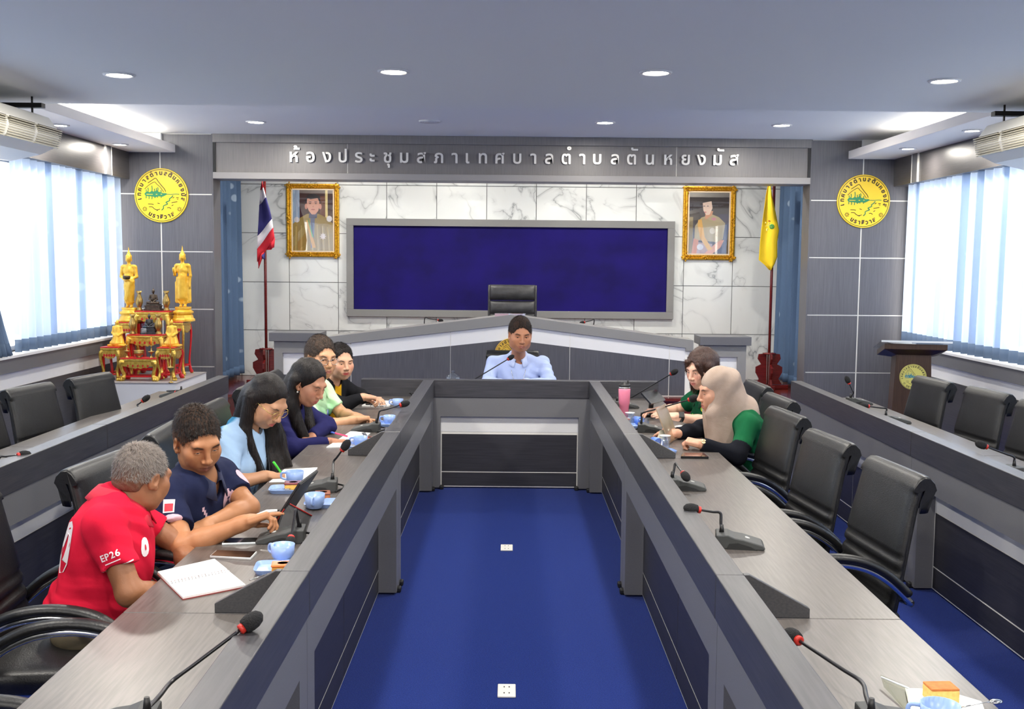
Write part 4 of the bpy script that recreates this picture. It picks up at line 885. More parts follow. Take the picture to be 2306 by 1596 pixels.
# right desk things
p = D(1405, 942); t = thing('travel_tumbler', 'pink travel tumbler with black lid and straw', 'tumbler', p)
MB().lathe([(.026, 0), (.028, .004), (.031, .085), (.036, .098), (.0385, .19), (.036, .196)], 24).build('tumbler_body', mat('tumbler_pink', (226, 128, 156), .4), t)
MB().lathe([(.0365, .194), (.0375, .2), (.0375, .206), (.036, .208)], 24).build('steel_rim', STEEL, t)
MB().lathe([(.037, .206), (.039, .21), (.037, .224), (.02, .226), (.02, .236), (0, .237)], 24).build('tumbler_lid', BLACK, t); MB().tube([(.018, 0, .22), (.022, .0, .25)], .005, 8).build('straw', BLACK, t)
DRINK = mat('drinking_glass', (255, 255, 255)); _glass(DRINK, .14, (.95, .97, .98))
def tumbler(label, u, v, z=ZD+.006, r=.03, h=.085):
    p = at(u, v, z=z); t = thing('drinking_glass', label, 'glass', p, group='clear glasses')
    MB().lathe([(0, 0), (r*.86, 0), (r, h), (r-.002, h), (r*.8, .006), (0, .006)], 24).build('glass_wall', DRINK, t); MB().lathe([(r-.0035, h-.001), (r+.0005, h-.001), (r+.0005, h+.001), (r-.0035, h+.001)], 24).build('glass_rim', mat('glass_edge'), t)
tray('pale blue tray near the pink tumbler', 1428, 962, .0, .12, .13); tumbler('clear glass on the tray near the pink tumbler', 1418, 960)
snack('orange wrapped cake near the pink tumbler', 1405, 953, .2, (240, 120, 40), (236, 170, 80), l=.06, wrap=False)
tray('small pale blue tray under a clear glass near the person in the headscarf', 1500, 1020, .25, .09, .10); tumbler('clear glass on the small tray near the person in the headscarf', 1497, 1016)
BOT = mat('bottle_plastic', (255, 255, 255)); _glass(BOT, .2, (.86, .92, .98))
def bottle(label, u, v, rz):
    p = D(u, v); t = thing('water_bottle', label, 'bottle', p+Vector((0, 0, .028)), rz, 'small water bottles'); M = Matrix.Rotation(math.pi/2, 4, 'Y')
    MB().lathe([(0, -.07), (.026, -.068), (.028, -.02), (.028, .04), (.012, .06), (.012, .07)], 18, M=M).build('bottle_body', BOT, t)
    MB().lathe([(.0285, -.025), (.0285, .03)], 18, M=M).build('bottle_label', mat('bottle_label', (90, 130, 220), .4), t); MB().lathe([(.014, .068), (.014, .085), (0, .085)], 14, M=M).build('bottle_cap', mat('bottle_cap', (236, 240, 246), .4), t)
bottle('small water bottle with blue label near the pink tumbler', 1437, 958, 2.3); bottle('small water bottle lying behind the right gusset', 1478, 1008, 2.0)
# screens held by the two people in green
def slabthing(name, label, cat, q, th, parts):
    q = [Vector(p) for p in q]; o = Vector(((q[0].x+q[1].x)/2, (q[0].y+q[1].y)/2, min(p.z for p in q))); t = thing(name, label, cat, o); nn = (q[1]-q[0]).cross(q[3]-q[0]).normalized()
    for n, a, b, k_, m in parts:
        cc = sum(q, Vector())/4; Q_ = [cc+(p-cc)*k_-o for p in q]; MB().loft([[tuple(p+nn*a) for p in Q_], [tuple(p+nn*b) for p in Q_]], smooth=False).build(n, m, t)
    return t
slabthing('tablet', 'gold backed tablet held up by the person in the headscarf', 'tablet', [Vector((.885, 5.85, ZD+.004)), Vector((.97, 6.08, ZD+.004)), Vector((.90, 6.14, ZD+.19)), Vector((.815, 5.91, ZD+.19))], .008, [('back_shell', 0, .006, 1, mat('tablet_gold', (196, 168, 138), .3, .6)), ('screen', -.001, 0, .94, mat('tablet_glass', (20, 20, 24), .08))])
slabthing('paper_stand', 'beige folded card leaning below the gold tablet', 'card', [Vector((.80, 5.80, ZD+.003)), Vector((.86, 5.86, ZD+.003)), Vector((.90, 5.95, ZD+.07)), Vector((.84, 5.90, ZD+.07))], .002, [('card', 0, .003, 1, mat('beige_card', (206, 200, 178), .6))])
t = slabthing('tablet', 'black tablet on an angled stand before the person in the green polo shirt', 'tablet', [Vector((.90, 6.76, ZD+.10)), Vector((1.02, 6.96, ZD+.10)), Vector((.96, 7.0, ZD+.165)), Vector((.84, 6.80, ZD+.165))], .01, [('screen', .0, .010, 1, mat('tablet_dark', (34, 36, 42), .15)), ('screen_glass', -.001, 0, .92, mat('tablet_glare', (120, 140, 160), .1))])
MB().tube([(-.03, .06, .02), (-.03, .1, -.05), (-.02, .1, -.1)], .016, 8).build('stand_arm', BLACK, t); bx('stand_base', -.09, .05, .04, .16, -.10, -.085, BLACK, t, .004)
sheet('loose_paper', 'white paper between the two people in green on the right desk', 'paper', [(1502, 962), (1530, 957), (1548, 959), (1527, 972), (1505, 972)])
phone('small black phone near the watch hand on the right desk', [(1489, 951), (1498, 947), (1508, 948), (1502, 955)], (28, 28, 30), screen=(40, 40, 46))
# near right tray
sheet('cake_napkin', 'white napkin under the cake slice, lower right corner', 'napkin', [(2038, 1550), (2090, 1552), (2150, 1562), (2210, 1580), (2225, 1620), (2060, 1620), (2045, 1580)], ZD+.004, th=.003)
p = at(2118, 1575, z=ZD+.007); t = thing('cake_slice', 'golden brown slice of butter cake on the napkin, lower right', 'cake', p, .05)
bx('crumb', -.033, .033, -.025, .025, 0, .03, noisy('butter_cake', (244, 204, 118), (232, 188, 100), (1, 1, 1), 120, 3, .85), t, .003); bx('crust', -.033, .033, -.025, .025, .0295, .035, noisy('cake_crust', (206, 122, 48), (190, 104, 36), (1, 1, 1), 60, 3, .6), t, .003)
cup('pale blue cup at the lower right photo edge', 2115, 1640, 2.8, z=ZD+.006, r=.042, h=.055)
spoon('clear plastic spoon at the lower right photo edge', 2205, 1587, .35, ZD+.012)
t = slabthing('clamshell_lid', 'clear plastic clamshell lid standing open, lower right', 'box', [at(2040, 1600, z=ZD+.004), at(1990, 1546, z=ZD+.004), at(1982, 1518, z=ZD+.016), at(2046, 1546, z=ZD+.03)], .002, [('lid', 0, .0015, 1, mat('lid_plastic', (255, 255, 255)))]); _glass(mat('lid_plastic'), .16, (.93, .94, .86))
q = MB(); q.tube([at(1985, 1524, z=ZD+.018)-t.location, at(2046, 1549, z=ZD+.032)-t.location], .0025, 6); q.build('lid_rim', mat('glass_edge'), t)
# name card on the bench
t = thing('name_card', 'clear stand with a pink and white name card on the bench apex', 'name card', (.0, BY-.01, 1.135))
bx('acrylic', -.165, .16, -.008, -.005, -.06, .035, CLEAR, t); bx('card', -.165, -.02, -.0045, -.003, -.055, .03, mat('card_pink', (222, 160, 176), .5), t); bx('card', -.02, .15, -.0045, -.003, -.055, .03, mat('card_lilac', (226, 218, 238), .5), t); bx('card_stripe', -.15, -.04, -.0052, -.0044, -.05, -.032, mat('card_orange', (236, 180, 96), .5), t)
# glass lid on the centre desk
p = at(1020, 853, y=8.2); t = thing('glass_dish', 'clear glass dish with knob peeking over the centre desk rail', 'dish', (p.x, 8.2, ZD))
MB().lathe([(0, .0), (.05, 0), (.055, .11), (.052, .115), (.03, .135), (.008, .142), (.008, .15), (.012, .158), (0, .164)], 20).build('glass_wall', BOT, t)
# ================================================================== SMOOTH BODIES (signed distance field -> mesh)
class Sdf:
    def __init__(s): s.p = []
    def ell(s, c, r, R=None, k=.02, op='u'):
        s.p.append(('e', np.array(c, float), np.array(r, float), None if R is None else np.array(R, float), k, op)); return s
    def cap(s, a, b, ra, rb, k=.02, op='u', flat=False):
        s.p.append(('c', np.array(a, float), np.array(b, float), (ra, rb), k, op, flat)); return s
    def box(s, c, h, R=None, rd=.01, k=.01, op='u'):
        s.p.append(('b', np.array(c, float), np.array(h, float), None if R is None else np.array(R, float), k, op, rd)); return s
    def plane(s, c, n):                                   # keeps the side the normal points away from
        s.p.append(('p', np.array(c, float), np.array(n, float)/np.linalg.norm(n))); return s
    def _bb(s, q):
        if q[0] == 'e' or q[0] == 'b':
            r = q[2] + (q[6] if q[0] == 'b' else 0)
            e = np.abs(q[3]) @ r if q[3] is not None else r
            return q[1]-e, q[1]+e
        r = max(q[3]); return np.minimum(q[1], q[2])-r, np.maximum(q[1], q[2])+r
    def mesh(s, h, fine=(), hf=.003, fold=None):
        """rectilinear grid: step h, refined to hf inside the boxes of `fine`"""
        lo = np.full(3, 1e9); hi = np.full(3, -1e9)
        for q in s.p:
            if q[0] != 'p' and q[5] == 'u': a, b = s._bb(q); lo = np.minimum(lo, a); hi = np.maximum(hi, b)
        lo -= .03; hi += .03; ax = []
        for d in range(3):
            iv = sorted((max(a[d], lo[d]), min(b[d], hi[d])) for a, b in fine); xs = [lo[d]]
            while xs[-1] < hi[d]:
                x = xs[-1]; st = hf if any(a <= x <= b for a, b in iv) else h
                if st == h:
                    for a, b in iv:
                        if x < a < x+h: st = max(a-x+1e-6, hf)
                xs.append(x+st)
            ax.append(np.array(xs, np.float32))
        n = [len(a) for a in ax]; V = np.full(n, .06, np.float32)
        for q in s.p:
            if q[0] == 'p':
                d = sum((ax[i].reshape([-1 if j == i else 1 for j in range(3)])-q[1][i])*q[2][i] for i in range(3)); V = np.maximum(V, d.astype(np.float32)); continue
            a, b = s._bb(q); mg = q[4]+.025; sl = []
            for i in range(3): sl.append(slice(max(0, np.searchsorted(ax[i], a[i]-mg)-1), np.searchsorted(ax[i], b[i]+mg)+1))
            X = [ax[i][sl[i]].reshape([-1 if j == i else 1 for j in range(3)]).astype(np.float64) for i in range(3)]
            if 0 in [x.size for x in X]: continue
            if q[0] in 'eb':
                P_ = [X[i]-q[1][i] for i in range(3)]
                if q[3] is not None: R = q[3]; P_ = [P_[0]*R[0, j]+P_[1]*R[1, j]+P_[2]*R[2, j] for j in range(3)]
                if q[0] == 'e':
                    r = q[2]; k0 = np.sqrt(sum((P_[i]/r[i])**2 for i in range(3))); k1 = np.sqrt(sum((P_[i]/r[i]**2)**2 for i in range(3)))+1e-9; d = k0*(k0-1)/k1
                else:
                    Q = [np.abs(P_[i])-q[2][i] for i in range(3)]; d = np.sqrt(sum(np.maximum(x, 0)**2 for x in Q))+np.minimum(np.maximum(Q[0], np.maximum(Q[1], Q[2])), 0)-q[6]
            else:
                ab = q[2]-q[1]; L = ab@ab+1e-12; P_ = [X[i]-q[1][i] for i in range(3)]; t = np.clip((P_[0]*ab[0]+P_[1]*ab[1]+P_[2]*ab[2])/L, 0, 1)
                d = np.sqrt(sum((P_[i]-t*ab[i])**2 for i in range(3)))-(q[3][0]+(q[3][1]-q[3][0])*t)
                if q[6]: dn = ab/np.sqrt(L); d = np.maximum(d, P_[0]*dn[0]+P_[1]*dn[1]+P_[2]*dn[2]-np.sqrt(L))
            S_ = tuple(sl); cur = V[S_]; k = q[4]
            if q[5] == 'u':
                hh = np.maximum(k-np.abs(cur-d), 0)/max(k, 1e-6); V[S_] = np.minimum(cur, d)-hh*hh*k*.25
            else:
                d = -d; hh = np.maximum(k-np.abs(cur-d), 0)/max(k, 1e-6); V[S_] = np.maximum(cur, d)+hh*hh*k*.25
        if fold is not None:
            I = np.nonzero(np.abs(V) < .02); V[I] += fold(np.stack([ax[i][I[i]] for i in range(3)], 1)).astype(np.float32)
        # surface nets
        N = V < 0
        c = [N[:-1, :-1, :-1], N[1:, :-1, :-1], N[:-1, 1:, :-1], N[1:, 1:, :-1], N[:-1, :-1, 1:], N[1:, :-1, 1:], N[:-1, 1:, 1:], N[1:, 1:, 1:]]
        an = c[0].copy(); al = c[0].copy()
        for x in c[1:]: an |= x; al &= x
        act = an & ~al; I = np.argwhere(act); idx = np.full(act.shape, -1, np.int32); idx[act] = np.arange(len(I))
        off = np.array([(i & 1, i >> 1 & 1, i >> 2 & 1) for i in range(8)])
        cv = np.stack([V[I[:, 0]+o[0], I[:, 1]+o[1], I[:, 2]+o[2]] for o in off], 1); cp = np.stack([np.stack([ax[d][I[:, d]+o[d]] for d in range(3)], 1) for o in off], 1)
        acc = np.zeros((len(I), 3)); cnt = np.zeros(len(I))
        for a in range(8):
            for bit in (1, 2, 4):
                if a & bit: continue
                b = a | bit; m = (cv[:, a] < 0) != (cv[:, b] < 0)
                t = np.where(m, cv[:, a]/np.where(m, cv[:, a]-cv[:, b], 1), 0)[:, None]; acc += np.where(m[:, None], cp[:, a]+(cp[:, b]-cp[:, a])*t, 0); cnt += m
        P_ = acc/np.maximum(cnt, 1)[:, None]; Fs = []
        for d, (e1, e2) in enumerate((((0, 1, 0), (0, 0, 1)), ((1, 0, 0), (0, 0, 1)), ((1, 0, 0), (0, 1, 0)))):
            A = [slice(None)]*3; A[d] = slice(0, -1); B = [slice(None)]*3; B[d] = slice(1, None); ch = N[tuple(A)] != N[tuple(B)]
            E_ = np.argwhere(ch); ok = np.ones(len(E_), bool)
            for j in range(3):
                if j != d: ok &= (E_[:, j] > 0) & (E_[:, j] < n[j]-1)
            E_ = E_[ok]; e1, e2 = np.array(e1), np.array(e2); q = [idx[tuple((E_-x).T)] for x in (0*e1, e1, e1+e2, e2)]
            Fq = np.stack(q, 1); fl = N[tuple(E_.T)]; fl = ~fl if d != 1 else fl
            Fq[fl] = Fq[fl][:, ::-1]; Fs.append(Fq)
        Fq = np.concatenate(Fs); Fq = Fq[(Fq >= 0).all(1)]
        return P_, Fq[:, ::-1]
def np_mesh(name, P_, Fq, m, parent=None, col=None, origin=None):
    me = bpy.data.meshes.new(name); o_ = np.zeros(3) if origin is None else np.array(origin)
    me.vertices.add(len(P_)); me.vertices.foreach_set('co', (P_-o_).astype(np.float32).ravel())
    me.loops.add(Fq.size); me.loops.foreach_set('vertex_index', Fq.astype(np.int32).ravel()); me.polygons.add(len(Fq))
    me.polygons.foreach_set('loop_start', np.arange(0, Fq.size, 4, dtype=np.int32)); me.polygons.foreach_set('loop_total', np.full(len(Fq), 4, np.int32))
    me.polygons.foreach_set('use_smooth', np.ones(len(Fq), bool)); me.update(calc_edges=True); me.materials.append(m)
    if col is not None:
        at_ = me.color_attributes.new('Col', 'FLOAT_COLOR', 'POINT'); at_.data.foreach_set('color', np.concatenate([col, np.ones((len(col), 1))], 1).astype(np.float32).ravel())
    o = bpy.data.objects.new(name, me); COL.objects.link(o)
    if parent is not None: o.parent = parent
    return o
def vcol_mat(name, rough=.5, bump=0., bs=300., spec=.45, sss=0.):
    if name in _M: return _M[name]
    m = mat(name, (200, 160, 140), rough, spec=spec); b = m.node_tree.nodes['Principled BSDF']; a = _n(m, 'ShaderNodeAttribute', attribute_name='Col'); _l(m, a.outputs['Color'], b.inputs['Base Color'])
    if sss: b.inputs['Subsurface Weight'].default_value = sss; b.inputs['Subsurface Radius'].default_value = (.01, .004, .002)
    if bump:
        nz = _n(m, 'ShaderNodeTexNoise', Scale=bs, Detail=3.); tc = _n(m, 'ShaderNodeTexCoord'); _l(m, tc.outputs['Object'], nz.inputs['Vector']); bp = _n(m, 'ShaderNodeBump', Strength=bump, Distance=.004); _l(m, nz.outputs['Fac'], bp.inputs['Height']); _l(m, bp.outputs[0], b.inputs['Normal'])
    return m
SKIN = vcol_mat('skin', .48, .08, 260.)
A3 = lambda v: np.array(v, float)
def unit(v): v = A3(v); return v/np.linalg.norm(v)
def frame(f, up=(0, 0, 1)):
    """columns: right-hand x, forward y, up z"""
    f = unit(f); x = np.cross(f, A3(up)); x = unit(x); return np.stack([x, f, np.cross(x, f)], 1)
class Frm:
    def __init__(s, o, R, k=1.): s.o = A3(o); s.R = R; s.k = k
    def __call__(s, p): return s.o + s.R @ (A3(p)*s.k)
    def inv(s, P_): return ((P_-s.o) @ s.R)/s.k
def head_frame(c, yaw, pitch, roll=0., k=1.):
    """yaw: direction the face points (degrees, 0 = +x, 90 = +y); pitch>0 looks down"""
    y, p, r = map(math.radians, (yaw, pitch, roll)); f = A3((math.cos(y)*math.cos(p), math.sin(y)*math.cos(p), -math.sin(p)))
    R = frame(f); a, b = R[:, 0].copy(), R[:, 2].copy(); R[:, 0] = a*math.cos(r)+b*math.sin(r); R[:, 2] = b*math.cos(r)-a*math.sin(r)
    return Frm(c, R, k)
def sdf_head(S, H, fem=False, eye=.5, jaw=1., ears=True):
    k = H.k; R = H.R
    E = lambda c, r, kk=.02, op='u': S.ell(H(c), A3(r)*k, R, kk*k, op)
    C = lambda a, b, ra, rb, kk=.01, op='u': S.cap(H(a), H(b), ra*k, rb*k, kk*k, op)
    E((0, -.014, .036), (.077, .096, .088)); E((0, .026, -.030), (.066*jaw, .068, .084), .03)
    E((0, .058, -.094), (.024*jaw, .022, .018), .035); 
    for s in (-1, 1):
        E((s*.042*jaw, .018, -.066), (.022, .038, .03), .03); E((s*.043, .060, -.018), (.024, .026, .022), .025)
        E((s*.038, .066, -.040), (.018, .018, .022), .02)
    C((-.036, .080, .026), (.036, .080, .026), .014, .014, .02)
    for s in (-1, 1): E((s*.033, .104, .004), (.019, .014, .012), .012, 's')
    for s in (-1, 1): E((s*.032, .0775, .003), (.0155, .0145, .0125), .004)
    C((0, .090, .020), (0, .110, -.024), .0075, .0105, .014); E((0, .112, -.029), (.0115, .0105, .0095), .008)
    for s in (-1, 1): E((s*.0125, .102, -.033), (.0085, .010, .0075), .005); E((s*.0065, .108, -.0395), (.0038, .0045, .003), .002, 's')
    E((0, .084, -.060), (.030, .014, .022), .018)
    for s in (-1, 1):
        C((s*.021, .0845, -.0635), (0, .0975, -.0600), .0034, .0052, .004); C((s*.019, .0845, -.0665), (0, .0955, -.0715), .0036, .0062, .004)
    C((-.023, .0935, -.0650), (0, .1010, -.0652), .0011, .0011, .002, 's'); C((.023, .0935, -.0650), (0, .1010, -.0652), .0011, .0011, .002, 's')
    for s in (-1, 1):
        if eye > .12: E((s*.032, .092, .002), (.0135, .010, .0046*eye+.0012), .002, 's')
        if ears:
            Re = R @ np.array(Matrix.Rotation(s*-.35, 3, 'Z') @ Matrix.Rotation(-.25, 3, 'X')); S.ell(H((s*.079, -.006, -.006)), A3((.008, .019, .032))*k, Re, .008*k)
            S.ell(H((s*.086, .000, -.002)), A3((.007, .010, .017))*k, Re, .006*k, 's'); E((s*.078, .008, -.030), (.007, .009, .010), .006)
def head_cols(P_, H, col, skin, lip, brow, eye=.5, brow_w=1., shade=None, blush=0., lash=.6):
    q = H.inv(P_); x, y, z = np.abs(q[:, 0]), q[:, 1], q[:, 2]
    inh = (np.abs(q[:, 0]) < .09) & (y > -.12) & (y < .14) & (z > -.13) & (z < .14)
    def mix(w, c): nonlocal col; w = np.clip(w*inh, 0, 1)[:, None]; col = col*(1-w)+A3(c)*w
    if blush: mix(blush*np.exp(-(((x-.045)/.02)**2+((z+.022)/.018)**2))*(y > .03), srgb((214, 110, 100)))
    l = np.exp(-((x/.0225)**4+((z+.0655)/.0100)**4))*(y > .078); mix(l*.9, lip)
    mix(np.exp(-((x/.024)**6+((z+.0650)/.0015)**2))*(y > .075)*.75, A3(lip)*.35)
    zb = .0205+.010*np.clip(x-.016, 0, 1)/.03-.016*np.clip(x-.04, 0, 1)/.02
    mix(1.1*np.exp(-(((x-.034)/.0185)**6+((z-zb)/(.0038*brow_w))**2))*(y > .05), brow)
    zl = .002+.0046*eye*np.sqrt(np.clip(1-((x-.032)/.0145)**2, 0, 1))+.0008
    mix(lash*np.exp(-(((x-.032)/.0155)**8+((z-zl)/.0016)**2))*(y > .055), srgb((34, 22, 18)))
    mix(.8*np.exp(-(((x-.0068)/.0035)**2+((z+.0385)/.0025)**2))*(y > .09), A3(skin)*.35)
    if shade is not None: mix(shade(q[:, 0], y, z)[0], shade(q[:, 0], y, z)[1])
    return col
EYEM = mat('eye_white', (222, 214, 206), .2, coat=.6); IRIS = mat('iris_dark', (34, 22, 18), .12, coat=.8)
def add_eyes(par, H, look=(0, -.3), org=(0, 0, 0), rad=.0128):
    for s in (-1, 1):
        c = H((s*.032, .0755, .002)); m = MB(); m.ball(tuple(c-A3(org)), rad*H.k, 14)
        d = H.R @ unit((look[0], 1, look[1])); q = Vector(d).to_track_quat('Z', 'Y').to_matrix().to_4x4(); q.translation = Vector(c-A3(org)); r = rad*H.k
        m.lathe([(r*.52, r*.845), (r*.40, r*.93), (r*.2, r*.99), (0, r*1.005)], 14, 1, q); m.build('eye', [EYEM, IRIS], par)
def sdf_hand(S, wr, fwd, up, side, curl=(.5, .6, .4), thumb=(.5, .3), spread=.10, k=1., each=None):
    """wr wrist, fwd towards the fingers, up = back of the hand, side=+1 when the thumb lies on the left of fwd seen from above the back"""
    f = unit(fwd); u = A3(up); u = unit(u-f*(u@f)); l = np.cross(u, f)*side; R = np.stack([f, l, u], 1); o = A3(wr)
    G = lambda p: o+R@(A3(p)*k)
    S.box(G((.052, 0, 0)), A3((.034, .029, .004))*k, R, .010*k, .012*k); S.cap(G((-.01, 0, 0)), G((.03, 0, 0)), .024*k, .024*k, .02*k)
    S.ell(G((.035, .022, -.008)), A3((.03, .016, .014))*k, R, .012*k)
    fl = (.072, .080, .074, .058); fr = (.0088, .0090, .0086, .0076); fy = (.0295, .0100, -.0095, -.0280)
    for i in range(4):
        cc = each[i] if each else curl; a = 0.; p = A3((.088-abs(i-1)*.003, fy[i], .0)); pts = [p]; sp = (1.5-i)*spread
        for j, fr_ in enumerate((.45, .31, .24)):
            a += cc[j]; d = A3((math.cos(a)*math.cos(sp), math.cos(a)*math.sin(sp)+0*a, -math.sin(a))); p = p+d*fl[i]*fr_; pts.append(p)
        for j in range(3): S.cap(G(pts[j]), G(pts[j+1]), fr[i]*k*(1-.06*j), fr[i]*k*(1-.06*(j+1)), .0035*k)
    p = A3((.022, .030, -.008)); a0 = thumb[0]; d1 = A3((math.cos(a0), math.sin(a0), -.35)); d1 /= np.linalg.norm(d1); q = p+d1*.042
    a1 = a0-thumb[1]; d2 = A3((math.cos(a1), math.sin(a1), -.35)); d2 /= np.linalg.norm(d2); e = q+d2*.034
    S.cap(G(p), G(q), .0125*k, .0105*k, .012*k); S.cap(G(q), G(e), .0105*k, .0085*k, .004*k)
    pts = [G((-.03, -.05, -.09)), G((.18, .08, .04)), G((.18, -.05, -.09)), G((-.03, .08, .04)), G((.18, .08, -.09)), G((-.03, -.05, .04))]
    return np.min(pts, 0), np.max(pts, 0)
def folds(A=.0035, f=(38, 30, 34), s=0.):
    def fn(p):
        x, y, z = p[:, 0], p[:, 1], p[:, 2]; a = np.sin(f[0]*x+f[2]*z*.6+1.7*np.sin(f[1]*y+9*z+s))*np.sin(17*z-11*y+2*np.sin(13*x+s)+s)
        b = np.sin(95*z+30*x+26*y+3*np.sin(12*x-9*y+s)+2*np.sin(16*z+s)); w = np.clip(np.sin(9*x+7*y-8*z+s*2)*.9+.25, 0, 1)
        return A*a+A*.75*b*np.abs(b)*w
    return fn
# ================================================================== ALTAR
AZ = .58
pa, pb = at(394.8, 862, z=AZ), at(462.8, 837, z=AZ)
t = thing('altar_platform', 'white box platform with grey top carrying the golden altar tables', 'platform', (-3.43, (pa.y+pb.y)/2, 0))
hx = 3.43+pa.x; hy = (pb.y-pa.y)/2
bx('white_body', -.40, hx, -hy, hy, 0, AZ-.012, mat('platform_white', (216, 216, 216), .5), t); bx('grey_top', -.40, hx+.004, -hy-.004, hy, AZ-.012, AZ, mat('platform_top', (150, 146, 146), .4), t)
def altar_table(label, u0, u1, vt, yf, dep, zf=AZ):
    A, B = at(u0, vt, y=yf), at(u1, vt, y=yf); w = (B.x-A.x)/2; zt = A.z; h = zt-zf
    t = thing('altar_table', label, 'table', ((A.x+B.x)/2, yf+dep/2, zf), group='red and gold altar tables'); d = dep/2
    bx('red_top', -w, w, -d, d, h-.010, h, RED_LAC, t, .003); bx('gold_cornice', -w*1.0, w*1.0, -d*1.0, d, h-.032, h-.010, GOLD, t, .005); bx('gold_neck', -w*.92, w*.92, -d*.95, d*.95, h-.045, h-.032, GOLD, t)
    bx('red_frame', -w*.86, w*.86, -d*.9, d*.9, h-.07, h-.045, RED_LAC, t)
    # carved aprons, front and both sides
    ah = min(.07, h*.26)
    n = 13
    pts = [(-w*.93, h-.04)]+[(lerp(-w*.93, w*.93, i/(n-1)), h-.045-ah*(.45+.55*math.sin(math.pi*i/(n-1)))*(1 if i % 2 else .82)) for i in range(n)]+[(w*.93, h-.04)]
    MB().prism(pts, -d*1.0, -d*1.0+.012, 'y').build('carved_apron', GOLD, t)
    m = MB()
    for i in range(5):
        x = lerp(-w*.55, w*.55, i/4); r = ah*.30; z = h-.052-ah*.36
        m.prism([(x-r*.55, z), (x, z+r*.8), (x+r*.55, z), (x, z-r*.8)], -d-.002, -d+.002, 'y')
    m.build('lattice_inlay', RED_LAC, t)['kind'] = 'stuff'
    for s in (-1, 1):
        pts = [(-d*.93, h-.04)]+[(lerp(-d*.93, d*.93, i/(n-1)), h-.045-ah*(.45+.55*math.sin(math.pi*i/(n-1)))*(1 if i % 2 else .8)) for i in range(n)]+[(d*.93, h-.04)]
        MB().prism(pts, s*w*.97-.006, s*w*.97+.006, 'x').build('carved_apron', GOLD, t)
    for sx in (-1, 1):
        for sy in (-1, 1):
            lr = min(.027, w*.25); x0, y0 = sx*(w*.88-lr*.2), sy*(d*.88-lr*.2)
            pth = spline([(x0, y0, h-.04), (x0+sx*lr*.7, y0+sy*lr*.7, h*.78), (x0+sx*lr*.3, y0+sy*lr*.3, h*.5), (x0-sx*lr*.3, y0-sy*lr*.3, h*.25), (x0+sx*lr*.2, y0+sy*lr*.2, h*.08), (x0+sx*lr*.9, y0+sy*lr*.9, lr*.75)], 4); k_ = len(pth)
            rad = [lr*(1.1-.5*math.sin(math.pi*min(1, i/(k_-1)*1.15))) for i in range(k_)]
            lg = MB().tube(pth, rad, 8).build('leg', GOLD if sy < 0 else RED_LAC, t)
            m = MB(); 
            for j in range(3): m.ball((x0+sx*lr*.9+(j-1)*lr*.6, y0+sy*lr*.9-lr*.5, lr*.5), lr*.5, 6)
            m.build('claw_foot', GOLD, lg)
            if sy < 0: bx('red_leg_back', x0-lr*.6, x0+lr*.6, y0+lr*.5, y0+lr*1.1, h*.1, h*.8, RED_LAC, lg)
    for sx in (-1, 1): bx('stretcher', sx*w*.84-.006, sx*w*.84+.006, -d*.8, d*.8, h*.16, h*.16+.012, RED_LAC, t)
    bx('stretcher', -w*.84, w*.84, -d*.85, -d*.85+.012, h*.16, h*.16+.012, RED_LAC, t); bx('stretcher', -w*.84, w*.84, d*.85-.012, d*.85, h*.16, h*.16+.012, RED_LAC, t)
    t['top'] = zt; return (A.x+B.x)/2, yf+dep/2, zt, t
TA = altar_table('small red and gold altar table at the front left, under a small gold figure', 225, 266, 781, 9.78, .26)
TB_ = altar_table('lowest wide red and gold altar table in the front middle', 269, 351, 806, 9.74, .16)
TE = altar_table('small red and gold altar table at the front right, under a small gold figure', 352, 392, 782, 9.78, .24)
TC = altar_table('middle red and gold altar table with two brass vases', 285, 366, 753, 10.05, .15)
TD = altar_table('highest red and gold altar table at the back middle', 302, 380, 700, 10.23, .2)
TG = altar_table('tall red and gold altar table under the left standing statue', 258, 300, 725, 10.23, .24)
TF = altar_table('tall red and gold altar table under the right standing statue', 383, 412, 724, 10.22, .26)
